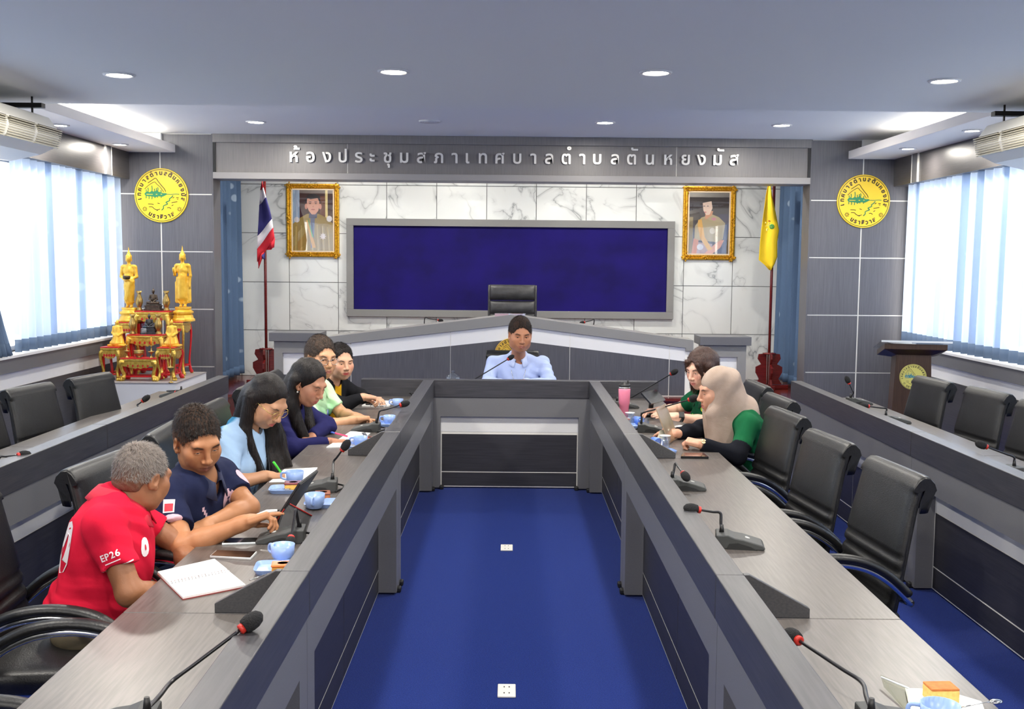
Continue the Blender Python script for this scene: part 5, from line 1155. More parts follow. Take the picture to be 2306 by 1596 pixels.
def standing(label, base, H, kind):
    """standing gilded figure on a stepped base; faces the camera; H total height"""
    x, y, z = base; t = thing('standing_statue', label, 'statue', (x, y, z)); ph = H*.185; k = (H-ph)/.86       # figure unit 0.86 tall incl. finial
    pr = [(.115, 0), (.115, .02), (.10, .03), (.095, .055), (.085, .065), (.10, .08), (.10, .095), (.075, .11), (.08, .125), (.08, .14)]
    MB().lathe([(r*ph/.14*.98, zz*ph/.14) for r, zz in pr], 8 if kind else 20, M=Matrix.Rotation(math.pi/8, 4, 'Z'), smooth=not kind).build('pedestal', GOLDY, t)
    S = Sdf(); Q = lambda p: (p[0]*k, -p[1]*k, ph+p[2]*k); K = k       # p: x right, y towards the viewer
    E = lambda c, r, kk=.02, op='u': S.ell(Q(c), A3(r)*K, None, kk*K, op); C = lambda a, b, ra, rb, kk=.015: S.cap(Q(a), Q(b), ra*K, rb*K, kk*K)
    for s in (-1, 1): E((s*.028, .02, .012), (.02, .036, .014)); C((s*.028, 0, .02), (s*.03, 0, .12), .018, .024)
    if kind == 0:
        C((0, 0, .10), (0, 0, .30), .062, .070); C((0, 0, .28), (0, 0, .42), .072, .066); E((0, 0, .075), (.07, .05, .02), .01)
        C((-.02, .03, .12), (.04, .035, .36), .045, .05)
    else:
        S.box(Q((0, -.012, .20)), A3((.095, .012, .135))*K, None, .012*K, .03*K); C((0, .0, .13), (0, 0, .42), .055, .062); C((-.03, .02, .12), (-.02, .02, .38), .035, .045)
        for s in (-1, 1): C((s*.09, -.01, .08), (s*.075, -.01, .40), .02, .02)
    E((0, 0, .50), (.078, .052, .085)); C((-.075, 0, .565), (.075, 0, .565), .03, .03); C((0, 0, .57), (0, 0, .63), .024, .022)
    if kind == 0:
        for s in (-1, 1): C((s*.09, 0, .555), (s*.105, .005, .43), .026, .022); C((s*.105, .005, .43), (s*.03, .075, .375), .022, .016)
        E((0, .085, .385), (.04, .035, .018), .01)
    else:
        C((.09, 0, .555), (.105, 0, .43), .024, .02); C((.105, 0, .43), (.10, .01, .31), .018, .014); E((.10, .012, .285), (.013, .016, .03), .01)
        C((-.09, 0, .555), (-.105, .01, .44), .024, .02); C((-.105, .01, .44), (-.10, .075, .49), .018, .014); E((-.10, .085, .515), (.014, .012, .03), .01)
    E((0, .01, .675), (.040, .046, .052), .01); E((0, .048, .672), (.006, .010, .016), .006); E((0, -.002, .705), (.043, .046, .036), .006)
    for s in (-1, 1): E((s*.043, -.002, .655), (.005, .008, .03), .006)
    E((0, -.004, .745), (.024, .024, .022), .008); C((0, -.004, .755), (0, -.004, .85), .013, .003, .01)
    V_, F_ = S.mesh(.0065*max(K, .8)); np_mesh('figure', V_, F_, GOLDY, t)
    if kind == 0: MB().lathe([(.012, 0), (.032, .006), (.036, .028), (.028, .036), (0, .036)], 14, M=Matrix.Translation((0, -.10*k, ph+.39*k))).build('alms_bowl', mat('bowl_bronze', (70, 56, 36), .4, .5), t)
    return t
p1 = at(285, 552, y=10.33).z-TG[2]; standing('left standing gilded statue holding an alms bowl', (TG[0]+.02, 10.34, TG[2]), p1, 0)
p2 = at(411, 549, y=10.33).z-TF[2]; q_ = at(412, 700, y=10.33); standing('right standing gilded statue with one raised hand', (q_.x, 10.34, TF[2]), p2, 1)
def seated(label, base, H, m, stepped=False, name='seated_statue'):
    x, y, z = base; t = thing(name, label, 'statue', (x, y, z)); k = H/.56
    m2 = MB()
    for i, (a, zz0, zz1) in enumerate(((.20, 0, .05), (.17, .05, .10), (.185, .10, .125), (.15, .125, .16))): m2.box(-a*k, a*k, -a*.62*k, a*.62*k, zz0*k, zz1*k)
    m2.build('stepped_base', m, t, .006*k)
    S = Sdf(); Q = lambda p: (p[0]*k, -p[1]*k, p[2]*k); E = lambda c, r, kk=.02: S.ell(Q(c), A3(r)*k, None, kk*k); C = lambda a, b, ra, rb, kk=.015: S.cap(Q(a), Q(b), ra*k, rb*k, kk*k)
    for s in (-1, 1): C((s*.04, .0, .19), (s*.125, .05, .185), .035, .03); C((s*.125, .05, .185), (-s*.03, .085, .18), .028, .02); C((s*.07, 0, .36), (s*.095, .01, .27), .02, .018); C((s*.095, .01, .27), (s*.02, .08, .215), .017, .013)
    E((0, 0, .29), (.06, .045, .10)); C((-.06, 0, .36), (.06, 0, .36), .022, .022); C((0, 0, .37), (0, 0, .41), .018, .018); E((0, .006, .445), (.032, .036, .042), .01); E((0, 0, .47), (.034, .036, .028)); C((0, 0, .48), (0, 0, .55), .018, .004)
    V_, F_ = S.mesh(.009*k); np_mesh('figure', V_, F_, m, t); return t
BRZ = noisy('dark_bronze', (62, 52, 44), (88, 74, 60), (1, 1, 1), 40, 3, .4, metal=.6); GREYB = noisy('black_stone', (40, 40, 42), (58, 58, 60), (1, 1, 1), 40, 3, .4)
H_ = at(345, 646, y=10.33).z-TD[2]; q_ = at(345, 690, y=10.33); seated('dark bronze seated statue on the highest altar table', (q_.x, 10.34, TD[2]), H_, BRZ)
H_ = at(334, 703, y=10.11).z-TC[2]; q_ = at(335, 740, y=10.11); seated('black seated statue on the middle altar table', (q_.x, 10.13, TC[2]), H_, GREYB)
def robed(label, base, H):
    x, y, z = base; t = thing('seated_figure', label, 'statue', (x, y, z)); k = H/.42; bx('base_block', -.13*k, .13*k, -.09*k, .09*k, 0, .03*k, GOLDY, t, .006)
    S = Sdf(); Q = lambda p: (p[0]*k, -p[1]*k, p[2]*k); E = lambda c, r, kk=.03: S.ell(Q(c), A3(r)*k, None, kk*k); C = lambda a, b, ra, rb, kk=.02: S.cap(Q(a), Q(b), ra*k, rb*k, kk*k)
    C((0, 0, .05), (0, -.01, .2), .10, .055); C((-.02, .06, .04), (0, .03, .17), .05, .035); E((0, 0, .25), (.052, .04, .06)); C((-.05, 0, .29), (.05, 0, .29), .02, .02); C((0, 0, .30), (0, 0, .33), .015, .014); E((0, .004, .355), (.024, .027, .032), .01); C((0, 0, .375), (0, 0, .415), .014, .003)
    for s in (-1, 1): C((s*.06, 0, .285), (s*.075, .01, .2), .016, .014); C((s*.075, .01, .2), (s*.03, .06, .16), .014, .011)
    E((-.07, .05, .05), (.035, .03, .03)); V_, F_ = S.mesh(.008*k); np_mesh('figure', V_, F_, GOLDY, t)
H_ = at(270, 717, y=9.9).z-TA[2]; q_ = at(266, 770, y=9.92); robed('small gold robed figure on the front left altar table', (q_.x, 9.91, TA[2]), H_)
H_ = at(396, 717, y=9.92).z-TE[2]; q_ = at(393, 770, y=9.92); robed('small gold robed figure on the front right altar table', (q_.x-.02, 9.91, TE[2]), H_)
BRASS = noisy('aged_brass', (150, 122, 66), (182, 152, 88), (1, 1, 1), 30, 3, .3, metal=.75)
def vase(label, u, vb, vt, y, z):
    H = at(u, vt, y=y).z-z; x = at(u, vb, y=y).x; t = thing('brass_vase', label, 'vase', (x, y, z), group='brass altar vases'); k = H/.19
    MB().lathe([(.03*k, 0), (.032*k, .008*k), (.018*k, .03*k), (.02*k, .035*k), (.036*k, .08*k), (.032*k, .11*k), (.016*k, .15*k), (.016*k, .165*k), (.030*k, .19*k), (.026*k, .19*k), (.012*k, .16*k), (0, .12*k)], 18).build('vase_body', BRASS, t)
vase('brass vase left of the bronze seated statue', 314, 697, 655, 10.32, TD[2]); vase('brass vase right of the bronze seated statue', 375, 697, 655, 10.32, TD[2])
vase('brass vase left of the black seated statue', 299, 748, 707, 10.11, TC[2]); vase('brass vase right of the black seated statue', 357, 748, 707, 10.11, TC[2])
def candle(label, u, vb, vm, vt, y, z):
    x = at(u, vb, y=y).x; zm = at(u, vm, y=y).z-z; H = at(u, vt, y=y).z-z; t = thing('candlestick', label, 'candle', (x, y, z), group='orange altar candles')
    MB().lathe([(.022, 0), (.02, .006), (.006, .014), (.006, zm*.35), (.030, zm*.5), (.030, zm*.53), (.006, zm*.56), (.005, zm*.9), (.010, zm), (0, zm)], 14).build('stand', BRASS, t); MB().lathe([(.0065, zm), (.006, H), (0, H+.002)], 10).build('candle', mat('orange_wax', (240, 150, 30), .4), t)
candle('orange candle in a brass holder on the left of the low front table', 286, 802, 776, 758, 9.8, TB_[2]); candle('orange candle in a brass holder on the right of the low front table', 341, 802, 778, 760, 9.8, TB_[2]); candle('tall orange candle at the front edge of the platform', 385, 862, 795, 762, 9.62, AZ)
x = at(313, 803, y=9.82).x; t = thing('incense_bowl', 'brass incense bowl on the low front altar table', 'bowl', (x, 9.82, TB_[2])); MB().lathe([(.022, 0), (.024, .006), (.016, .014), (.044, .032), (.046, .05), (.040, .056), (.048, .066), (.044, .066), (.036, .052), (0, .05)], 20).build('bowl_body', BRASS, t)
x = at(324, 748, y=10.07).x; t = thing('acrylic_box', 'clear acrylic box beside the black seated statue', 'box', (x, 10.075, TC[2])); bx('box_wall', -.024, .024, -.012, .012, 0, .055, CLEAR, t); bx('box_wall', -.022, .022, -.010, .010, .056, .105, CLEAR, t); bx('box_edge', -.024, .024, -.0125, -.0115, .053, .057, mat('glass_edge'), t)
# ================================================================== PEOPLE
CLOTH = vcol_mat('woven_cloth', .88, .25, 420., .12); KNIT = vcol_mat('polo_knit', .86, .2, 700., .12)
HAIRB = noisy('dark_hair', (13, 9, 8), (34, 24, 20), (90, 90, 10), 3, 4, .45, bump=.5, spec=.35)
HAIRBR = noisy('brown_hair', (44, 26, 19), (78, 48, 36), (90, 90, 10), 3, 4, .38, bump=.5, spec=.5)
HAIRV = vcol_mat('cropped_hair', .6, .7, 300., .3)
def hair_short(S, H, vol=.006, front=.080, side=-.03, back=-.06, top=None):
    k, R = H.k, H.R; E = lambda c, r, kk=.012, op='u': S.ell(H(c), A3(r)*k, R, kk*k, op); top = vol*1.6 if top is None else top
    E((0, -.016, .036), (.0785+vol*.55, .097+vol*.7, .088+top)); E((0, -.055, -.012), (.066+vol*.5, .052, .058))
    for s in (-1, 1): E((s*.064, -.006, .018), (.0135+vol*.5, .042, .045))
    E((0, .114, front-.106), (.079, .102, .108), .008, 's')
    for s in (-1, 1): E((s*.088, .020, -.030), (.034, .040, .052), .006, 's')
    S.box(H((0, .03, side-.06)), A3((.12, .06, .06))*k, R, .004*k, .008*k, 's'); S.box(H((0, 0, back-.06)), A3((.12, .2, .06))*k, R, .004*k, .01*k, 's')
def strands(par, V_, F_, H, m, org, n=4500, L=.012, w=.0007, lift=.5, down=False, seed=1):
    """short blades of hair growing from the hair surface"""
    r = np.random.RandomState(seed); a, b, c, d = (V_[F_[:, i]] for i in range(4)); N = np.cross(c-a, d-b); ar = np.linalg.norm(N, axis=1); N = N/(ar[:, None]+1e-12); ct = (a+b+c+d)/4
    if ((ct-ct.mean(0))*N).sum() < 0: N = -N
    i = r.choice(len(F_), n, p=ar/ar.sum()); u, v = r.rand(n, 1), r.rand(n, 1); P_ = (a[i]*(1-u)+b[i]*u)*(1-v)+(d[i]*(1-u)+c[i]*u)*v; Nn = N[i]
    if down:
        q = H.inv(P_); fl = np.tile(A3((0, 0, -1.)), (n, 1)); tp = q[:, 2] > .0; lo_ = np.stack([np.sign(q[:, 0])*.8, -.9+0*q[:, 0], -.35+0*q[:, 0]], 1) @ H.R.T; fl[tp] = lo_[tp]
    else: fl = P_-H((0, -.07, .13))
    fl = fl-Nn*(fl*Nn).sum(1, keepdims=True); fl /= np.linalg.norm(fl, axis=1, keepdims=True)+1e-9; fl += .22*r.randn(n, 3)*(0.35 if down else 1); dr = fl*(1-lift)+Nn*lift; dr /= np.linalg.norm(dr, axis=1, keepdims=True)
    sd = np.cross(dr, Nn); sd /= np.linalg.norm(sd, axis=1, keepdims=True)+1e-9; l = (L*(.6+.6*r.rand(n, 1)))*(np.where(q[:, 2:] > 0, .5, 1) if down else 1); P_ = P_-Nn*.001
    Q = np.stack([P_-sd*w, P_+sd*w, P_+dr*l+sd*w*.3, P_+dr*l-sd*w*.3], 1).reshape(-1, 3); o = np_mesh('hair_strands', Q, np.arange(4*n).reshape(-1, 4), m, par, None, org); o['kind'] = 'stuff'; return o
def locks(A=.0028, f=85.): return lambda p: A*np.sin(f*p[:, 0]+f*.7*p[:, 1]+2.5*np.sin(14*p[:, 2]+9*p[:, 0]))*np.sin(.5*f*p[:, 1]-.3*f*p[:, 0]+1.5*np.sin(9*p[:, 2]))
def person(label, hip, S, yaw, head, arms, skin, shirt, hairfn=None, hairmat=None, sw=.185, girth=1., depth=1., eye=.5, look=(0, -.3), sleeve=.62, long=False, lip=(150, 84, 76), brow=(34, 26, 22), browless=None, shade=None, collar=None, fem=False, pants=(40, 42, 52), hf=.0028, jaw=1., blush=0., shirt_col=None, cmat=None, neckr=.056, bust=0., foldA=.0046, ears=True, browsw=1., neckdrop=.0, fade=-.02):
    p0 = A3((hip[0], hip[1], .53)); S = A3(S); org = A3((hip[0], hip[1], 0)); t = thing('person', label, 'person', tuple(org))
    y = math.radians(yaw); up = unit(S-p0); fw = A3((math.cos(y), math.sin(y), 0)); fw = unit(fw-up*(fw@up)); rt = np.cross(fw, up); BR = np.stack([rt, fw, up], 1)
    H = head_frame(*head); k = H.k; sh = {'R': S+rt*sw-up*.042, 'L': S-rt*sw-up*.042}
    # ---- skin: one continuous body
    B = Sdf(); sdf_head(B, H, fem, eye, jaw, ears); nb = S+up*.0
    B.cap(H((0, -.022, -.06)), nb+fw*.005, .050*k*(.9 if fem else 1), neckr, .03); B.cap(sh['R'], sh['L'], .045, .045, .03); B.ell(p0+(S-p0)*.6, (.15*girth, .09*depth, .2), BR, .03)
    fine = [(H.o-.14*k-.0, H.o+.14*k)]
    for s in 'RL':
        e, w, hd = arms[s]; e, w = A3(e), A3(w); ak = .92 if fem else 1.
        if long: ak *= .74
        B.cap(sh[s], e, .046*ak, .040*ak, .03); B.cap(e, e+(w-e)*.35, .040*ak, .039*ak, .02); B.cap(e+(w-e)*.3, w, .0395*ak, .0265*(.92 if fem else 1.), .02)
        if hd is not None: fine.append(sdf_hand(B, w, side=(1 if s == 'R' else -1), k=(.90 if fem else .98), **hd))
    V_, F_ = B.mesh(.010, fine, hf); sk = A3(srgb(skin)); col = np.tile(sk, (len(V_), 1)); rs = np.random.RandomState(3)
    q = H.inv(V_); col = col*(1+.10*np.sin(q[:, 0]*70+3*np.sin(q[:, 2]*50))[:, None]*.25)
    col = head_cols(V_, H, col, sk, srgb(lip), srgb(brow), eye, browsw, shade, blush)
    np_mesh('body', V_, F_, SKIN, t, col, org)
    if eye > .12: add_eyes(t, H, look, org)
    # ---- clothes
    C = Sdf(); E = lambda f, r, o=(0, 0, 0), kk=.05: C.ell(p0+(S-p0)*f+BR@A3(o), A3(r), BR, kk)
    E(.70, (.178*girth, .112*depth, .16)); E(.38, (.165*girth, .122*depth, .17), (0, .012, 0)); E(.04, (.172*girth, .128*depth, .12)); C.cap(sh['R']-rt*.012, S-up*.01, .054, .058, .05); C.cap(sh['L']+rt*.012, S-up*.01, .054, .058, .05)
    C.cap(S-up*.03, S+up*.022-fw*.014, .075, .058, .03)
    if bust:
        for s in (-1, 1): C.ell(p0+(S-p0)*.58+BR@A3((s*.075, .085, 0)), (.07*bust, .062*bust, .068*bust), BR, .04)
    for s in 'RL':
        e, w, hd = arms[s]; e, w = A3(e), A3(w)
        if long:
            C.cap(sh[s], e, .060, .050, .035); C.cap(e, w-unit(w-e)*.005, .049, .036, .02, 'u', True)
        else:
            m_ = sh[s]+(e-sh[s])*sleeve; C.cap(sh[s]-(e-sh[s])*.02, m_, .060, .058, .04, 'u', True)
    nd = unit(H((0, -.022, -.06))-nb); C.cap(nb-nd*(.02+neckdrop)+fw*(.02+neckdrop*.6), nb+nd*.09+fw*.01, neckr*1.06, neckr*1.12, .008, 's')
    V_, F_ = C.mesh(.0062, fold=folds(foldA, s=hip[1]*3)); c = A3(srgb(shirt)); col = np.tile(c, (len(V_), 1))
    if shirt_col is not None: col = shirt_col((V_-p0)@BR, col, V_, {'sh': sh, 'arms': arms, 'L': np.linalg.norm(S-p0)})
    so = np_mesh('shirt', V_, F_, cmat or CLOTH, t, col, org)
    if collar:
        cc = mat('collar_%d_%d_%d' % collar, collar, .8); N0 = S+up*.022+fw*.006; n = 28; rings = []
        for i in range(n+1):
            a = lerp(.36, 2*math.pi-.36, i/n); ca, sa = math.cos(a), math.sin(a); fr = max(0, ca)
            for rr, zz in ((.054, .010), (.060, .032), (.068, .036), (.082, .014), (.096+.012*fr, -.012-.010*fr)):
                rr2 = rr*neckr/.056; rings.append(tuple(N0-org+rt*(sa*rr2)+fw*(ca*rr2*1.06+.012*fr)+up*(zz-.046*fr)))
        MB().add(rings, [(i*5+j, (i+1)*5+j, (i+1)*5+j+1, i*5+j+1) for i in range(n) for j in range(4)], 0, True).build('collar', cc, t, solid=.004)
    # ---- hair
    if hairfn:
        Hs = Sdf(); hairfn(Hs, H, dict(S=S, rt=rt, fw=fw, up=up)); lg = fem and hairfn.__name__ != 'hair_tied'; V_, F_ = Hs.mesh(.0042, fold=locks() if lg else (lambda p: .0022*np.sin(210*p[:, 0]+3*np.sin(90*p[:, 2]))*np.sin(190*p[:, 1]+160*p[:, 2])))
        if fem: np_mesh('hair', V_, F_, hairmat, t, None, org); strands(t, V_, F_, H, hairmat, org, *((7000, .05, .0009, .05, True) if lg else (6500, .011, .0007, .42)))
        else:                                             # cropped hair: the scalp shows through at the sides and nape
            q = H.inv(V_); w = np.clip((q[:, 2]-fade)/.055, .18, 1)*np.clip(.92+.25*np.sin(q[:, 0]*400)*np.sin(q[:, 1]*370+q[:, 2]*300), .8, 1); hc = A3(srgb(hairmat)); w = w[:, None]
            np_mesh('hair', V_, F_, HAIRV, t, hc*w+A3(srgb(skin))*.5*(1-w), org); Hm = mat('strand_%d_%d_%d' % hairmat, hairmat, .55, spec=.35); kp = (q[F_[:, 0], 2] > fade+.008); strands(t, V_, F_[kp], H, Hm, org, 6500, .011, .0007, .42)
    # ---- legs under the desk
    T = Sdf(); f2 = A3((math.cos(y), math.sin(y), 0)); r2 = A3((math.sin(y), -math.cos(y), 0)); hp = p0-A3((0, 0, .03)); T.ell(hp, (.165*girth, .13, .10), frame(f2), .04); ft = []
    for s in (-1, 1):
        a = hp+r2*s*.085; kn = a+f2*.36+A3((0, 0, -.02)); an = kn+f2*.02; an[2] = .10; T.cap(a, kn, .085, .062, .05); T.cap(kn, an, .060, .045, .03); ft.append(an)
    V_, F_ = T.mesh(.016); np_mesh('trousers', V_, F_, CLOTH, t, np.tile(A3(srgb(pants)), (len(V_), 1)), org)
    for an in ft:
        Z = Sdf(); Z.ell(an+f2*.06-A3((0, 0, .06)), (.045, .115, .036), frame(f2)); Z.plane(A3((0, 0, .004)), (0, 0, -1)); V_, F_ = Z.mesh(.014); np_mesh('shoe', V_, F_, BLACK, t, None, org)
    return t, so, H, dict(S=S, rt=rt, fw=fw, up=up, p0=p0, org=org, sh=sh)
def decal(par, so, org, mb, M, m, name='print', off=.0018):
    """flat artwork (local xy plane of M, seen from +z) laid onto the garment surface"""
    bvh = BVHTree.FromPolygons([tuple(v.co) for v in so.data.vertices], [tuple(p.vertices) for p in so.data.polygons])
    o = Vector(org); d = -(M.to_3x3() @ Vector((0, 0, 1))).normalized(); me = MB(); ok = {}
    for i, v in enumerate(mb.v):
        p = M @ Vector(v)-o-d*.12; h = bvh.ray_cast(p, d, .3)
        if h[0] is not None: ok[i] = h[0]-d*off
    idx = {}; 
    for i, p in ok.items(): idx[i] = len(me.v); me.v.append(tuple(p))
    for f, mi in zip(mb.f, mb.m):
        if all(i in idx for i in f): me.f.append(tuple(idx[i] for i in f)); me.m.append(mi); me.sm.append(True)
    return me.build(name, m, par) if me.f else None
def face_mat(pos, normal, up=(0, 0, 1), s=1.):
    z = Vector(unit(normal)); x = Vector(up).cross(z).normalized(); y = z.cross(x); M = Matrix((x, y, z)).transposed().to_4x4(); M.translation = Vector(pos); return M @ Matrix.Scale(s, 4)
def text_mb(txt, size, bold=.02, sub=0):
    glyphs(sorted(set(txt)-{' '}), bold); mb = MB(); x = 0
    for c in txt:
        if c == ' ': x += .3*size; continue
        V, _f = _GL[(c, bold)]; w = max(v[0] for v in V)-min(v[0] for v in V); glyph_mb(mb, c, Matrix.Translation((x+w*size/2, 0, 0)) @ Matrix.Scale(size, 4), bold); x += w*size+.09*size
    mb.v = [(a-x/2, b-size*.35, c_) for a, b, c_ in mb.v]
    return mb
def disc_mb(r, n=14, rings=4, sx=1., sy=1.):
    mb = MB(); mb.v = [(0, 0, 0)]
    for i in range(1, rings+1):
        for j in range(n): a = 2*math.pi*j/n; mb.v.append((r*sx*i/rings*math.cos(a), r*sy*i/rings*math.sin(a), 0))
    F = [(0, 1+j, 1+(j+1) % n) for j in range(n)]
    for i in range(rings-1): F += [(1+i*n+j, 1+(i+1)*n+j, 1+(i+1)*n+(j+1) % n, 1+i*n+(j+1) % n) for j in range(n)]
    mb.f = F; mb.m = [0]*len(F); mb.sm = [True]*len(F); return mb
def rect_mb(w, h, n=6):
    mb = MB(); mb.grid(lambda u, v: ((u-.5)*w, (v-.5)*h, 0), n, n); return mb
HOLD = dict(curl=(.75, 1.0, .7), thumb=(.45, .55), spread=.04); REST = dict(curl=(.35, .5, .35), thumb=(.5, .3), spread=.06); FIST = dict(curl=(1.2, 1.3, .9), thumb=(.35, .7), spread=.02)
PRW = mat('print_white', (236, 226, 228), .7); PRP = mat('print_pink', (214, 178, 190), .7)
xyz = lambda v: (v.x, v.y, v.z)
def W_(u, v, y): return xyz(at(u, v, y=y))
# ---- 1 person in red -------------------------------------------------------------------
def red_col(b, col, V, I): return col
def hair_red(S, H, I): hair_short(S, H, .0030, .094, -.025, -.058, .002)
t, so, H, I = person('person in a red polo shirt seen from behind at the left desk', (-1.365, 3.42), (-1.295, 3.47, .885), 12, (W_(320, 1074, 3.50), 55, 14, 0, .92),
    {'R': ((-1.175, 3.235, .665), (-1.02, 3.38, .60), dict(fwd=(.7, .7, -.1), up=(0, 0, 1), **REST)), 'L': ((-1.16, 3.70, .69), (-1.04, 3.52, .60), dict(fwd=(.8, -.5, -.1), up=(0, 0, 1), **REST))},
    (150, 100, 68), (206, 26, 56), hair_red, (122, 114, 108), sw=.19, girth=1.08, depth=1.18, eye=.3, collar=(200, 28, 54), pants=(146, 134, 108), cmat=KNIT, sleeve=.60, brow=(90, 80, 74), neckr=.060)
rsh, rel = A3(I['sh']['R']), A3((-1.175, 3.235, .665)); 
M = face_mat(rsh+(rel-rsh)*.40, (.12, -1, .15), (rsh-rel)); decal(t, so, I['org'], text_mb('EP26', .029), M, PRW, 'sleeve_lettering'); 
decal(t, so, I['org'], rect_mb(.05, .003, 10), face_mat(rsh+(rel-rsh)*.50, (.12, -1, .15), (rsh-rel)), PRW, 'sleeve_lettering')
decal(t, so, I['org'], rect_mb(.11, .004, 14), face_mat(rsh+(rel-rsh)*.575, (.12, -1, .1), (rsh-rel)), PRW, 'sleeve_stripe')
ch = A3(I['p0'])+(A3(I['S'])-A3(I['p0']))*.72; M = face_mat(ch+A3(I['fw'])*.1+A3(I['rt'])*.07, A3(I['fw'])+A3(I['rt'])*.75); decal(t, so, I['org'], disc_mb(.024, sy=1.3), M, PRW, 'chest_emblem'); decal(t, so, I['org'], disc_mb(.005, sy=1.9), M, mat('print_red', (206, 26, 56), .7), 'chest_emblem_core', .003)
bk = A3(I['p0'])+(A3(I['S'])-A3(I['p0']))*.62; M = face_mat(bk-A3(I['fw'])*.1, -A3(I['fw'])+A3(I['rt'])*.35); decal(t, so, I['org'], text_mb('50', .21, .05), M @ Matrix.Translation((.03, .0, 0)), PRW, 'back_number')
# ---- 2 person in navy ------------------------------------------------------------------
def stub(x, y, z): return (.28*np.exp(-(((np.abs(x))/.05)**4+((z+.075)/.035)**4))*(y > .03), srgb((70, 48, 38)))
t, so, H, I = person('person in a navy polo shirt pointing at a tablet', (-1.34, 4.12), (-1.20, 4.07, .868), -14, (W_(444, 990, 4.02), -50, 24, -4, 1.03),
    {'R': (W_(412, 1232, 3.68), W_(546, 1178, 3.72), dict(fwd=(.14, .07, .036), up=(-.1, .3, 1), thumb=(.45, .5), each=[(.08, .12, .08), (.75, .8, .5), (.9, .9, .6), (1., .9, .6)])), 'L': (W_(560, 1142, 4.14), W_(468, 1182, 3.92), dict(fwd=(-.2, -.9, -.05), up=(.2, 0, 1), **REST))},
    (176, 122, 84), (33, 38, 66), lambda S, H, I: hair_short(S, H, .005, .076, -.035, -.062, .008), (26, 20, 17), sw=.20, girth=1.05, depth=1.05, eye=.42, look=(.1, -.5), collar=(36, 42, 72), neckdrop=.015, shade=stub, lip=(140, 82, 70), cmat=KNIT, fade=.0, sleeve=.64, browsw=1.15, hf=.0024, pants=(40, 46, 70))
fw, rt, up, p0, S_ = (A3(I[q]) for q in ('fw', 'rt', 'up', 'p0', 'S'))
c = p0+(S_-p0)*.80
M = face_mat(c+fw*.1-rt*.085, fw+rt*.2); decal(t, so, I['org'], disc_mb(.036, 16, sy=1.15), M, PRP, 'chest_crest')
for i in range(7): decal(t, so, I['org'], rect_mb(.0028, .05, 6), M @ Matrix.Rotation((i-3)*.22, 4, 'Z') @ Matrix.Translation((0, -.012, 0)), mat('crest_navy', (60, 52, 84), .7), 'crest_ray', .0032)
M = face_mat(p0+(S_-p0)*.50+fw*.12+rt*.02, fw+rt*.3)
for i in range(11): a = 2.9-i*.24; decal(t, so, I['org'], rect_mb(.006, .024, 5), M @ Matrix.Translation((.058*math.cos(a), .058*math.sin(a), 0)) @ Matrix.Rotation(a-math.pi/2, 4, 'Z'), PRP, 'belly_print')
decal(t, so, I['org'], disc_mb(.032, 12), M @ Matrix.Translation((.012, -.012, 0)), PRP, 'belly_print')
for i in range(5): decal(t, so, I['org'], rect_mb(.012, .016, 4), face_mat(p0+(S_-p0)*(.80-.035*i)+fw*.1+rt*(.085-.012*i), fw+rt*.5), PRP, 'placket_lettering')
rs_, re_ = I['sh']['R'], A3(W_(412, 1232, 3.68)); M = face_mat(rs_+(re_-rs_)*.22, (.25, -1, .35)); decal(t, so, I['org'], rect_mb(.04, .052), M, PRW, 'sleeve_badge'); decal(t, so, I['org'], rect_mb(.03, .03), M @ Matrix.Translation((0, -.006, 0)), mat('badge_red', (206, 44, 60), .7), 'sleeve_badge_field', .003)
decal(t, so, I['org'], disc_mb(.026, 12, sx=1.3, sy=.6), face_mat(rs_+(re_-rs_)*.46, (.25, -1, .35)), PRP, 'sleeve_print')
ls_, le_ = I['sh']['L'], A3(W_(560, 1142, 4.14)); decal(t, so, I['org'], disc_mb(.026, 12, sy=1.4), face_mat(ls_+(le_-ls_)*.30, (1, -.3, .5)), PRP, 'sleeve_badge')
p = at(600, 1158, y=3.80); st = thing('stylus', 'white stylus pinched under the pointing finger of the person in navy', 'stylus', p); MB().tube([(-.035, -.01, .0), (.0, .01, .008), (.035, .02, .010)], [.004, .0075, .005], 8).build('barrel', PAPER, st); MB().tube([(.034, .0198, .0099), (.044, .023, .0105)], [.004, .001], 8).build('tip', BLACK, st)
# ---- 3 person in pale blue -----------------------------------------------------------
def hair_blue(S, H, I):
    k, R = H.k, H.R; E = lambda c, r, kk=.015, op='u': S.ell(H(c), A3(r)*k, R, kk*k, op); C = lambda a, b, ra, rb, kk=.02: S.cap(H(a), H(b), ra*k, rb*k, kk*k)
    E((0, -.018, .038), (.084, .103, .095)); E((0, -.06, -.02), (.074, .052, .09)); E((0, .116, -.018), (.074, .102, .106), .008, 's'); 
    for s in (-1, 1): E((s*.09, .03, -.02), (.03, .03, .04), .008, 's')
    sh = I['S']-I['up']*.02
    for s, f in ((1, .085), (-1, .10)):
        q0 = H((s*.078, -.035, .0)); q1 = sh+I['rt']*s*.10+I['fw']*f*.55+A3((0, 0, .03)); q2 = sh+I['rt']*s*.07+I['fw']*(f+.03)-A3((0, 0, .16)); w = .034 if s > 0 else .050
        S.cap(q0, q1, .034, w*.8, .03); S.cap(q1, q2, w*.8, .018 if s > 0 else .04, .02)
    q0 = H((-.05, -.06, -.03)); S.cap(q0, sh-I['rt']*.12+I['fw']*.10-A3((0, 0, .02)), .05, .055, .03); S.cap(sh-I['rt']*.12+I['fw']*.10-A3((0, 0, .02)), sh-I['rt']*.14+I['fw']*.16-A3((0, 0, .20)), .055, .045, .03)
    S.cap(H((0, -.08, -.03)), sh-I['fw']*.085-A3((0, 0, .14)), .06, .04, .03)
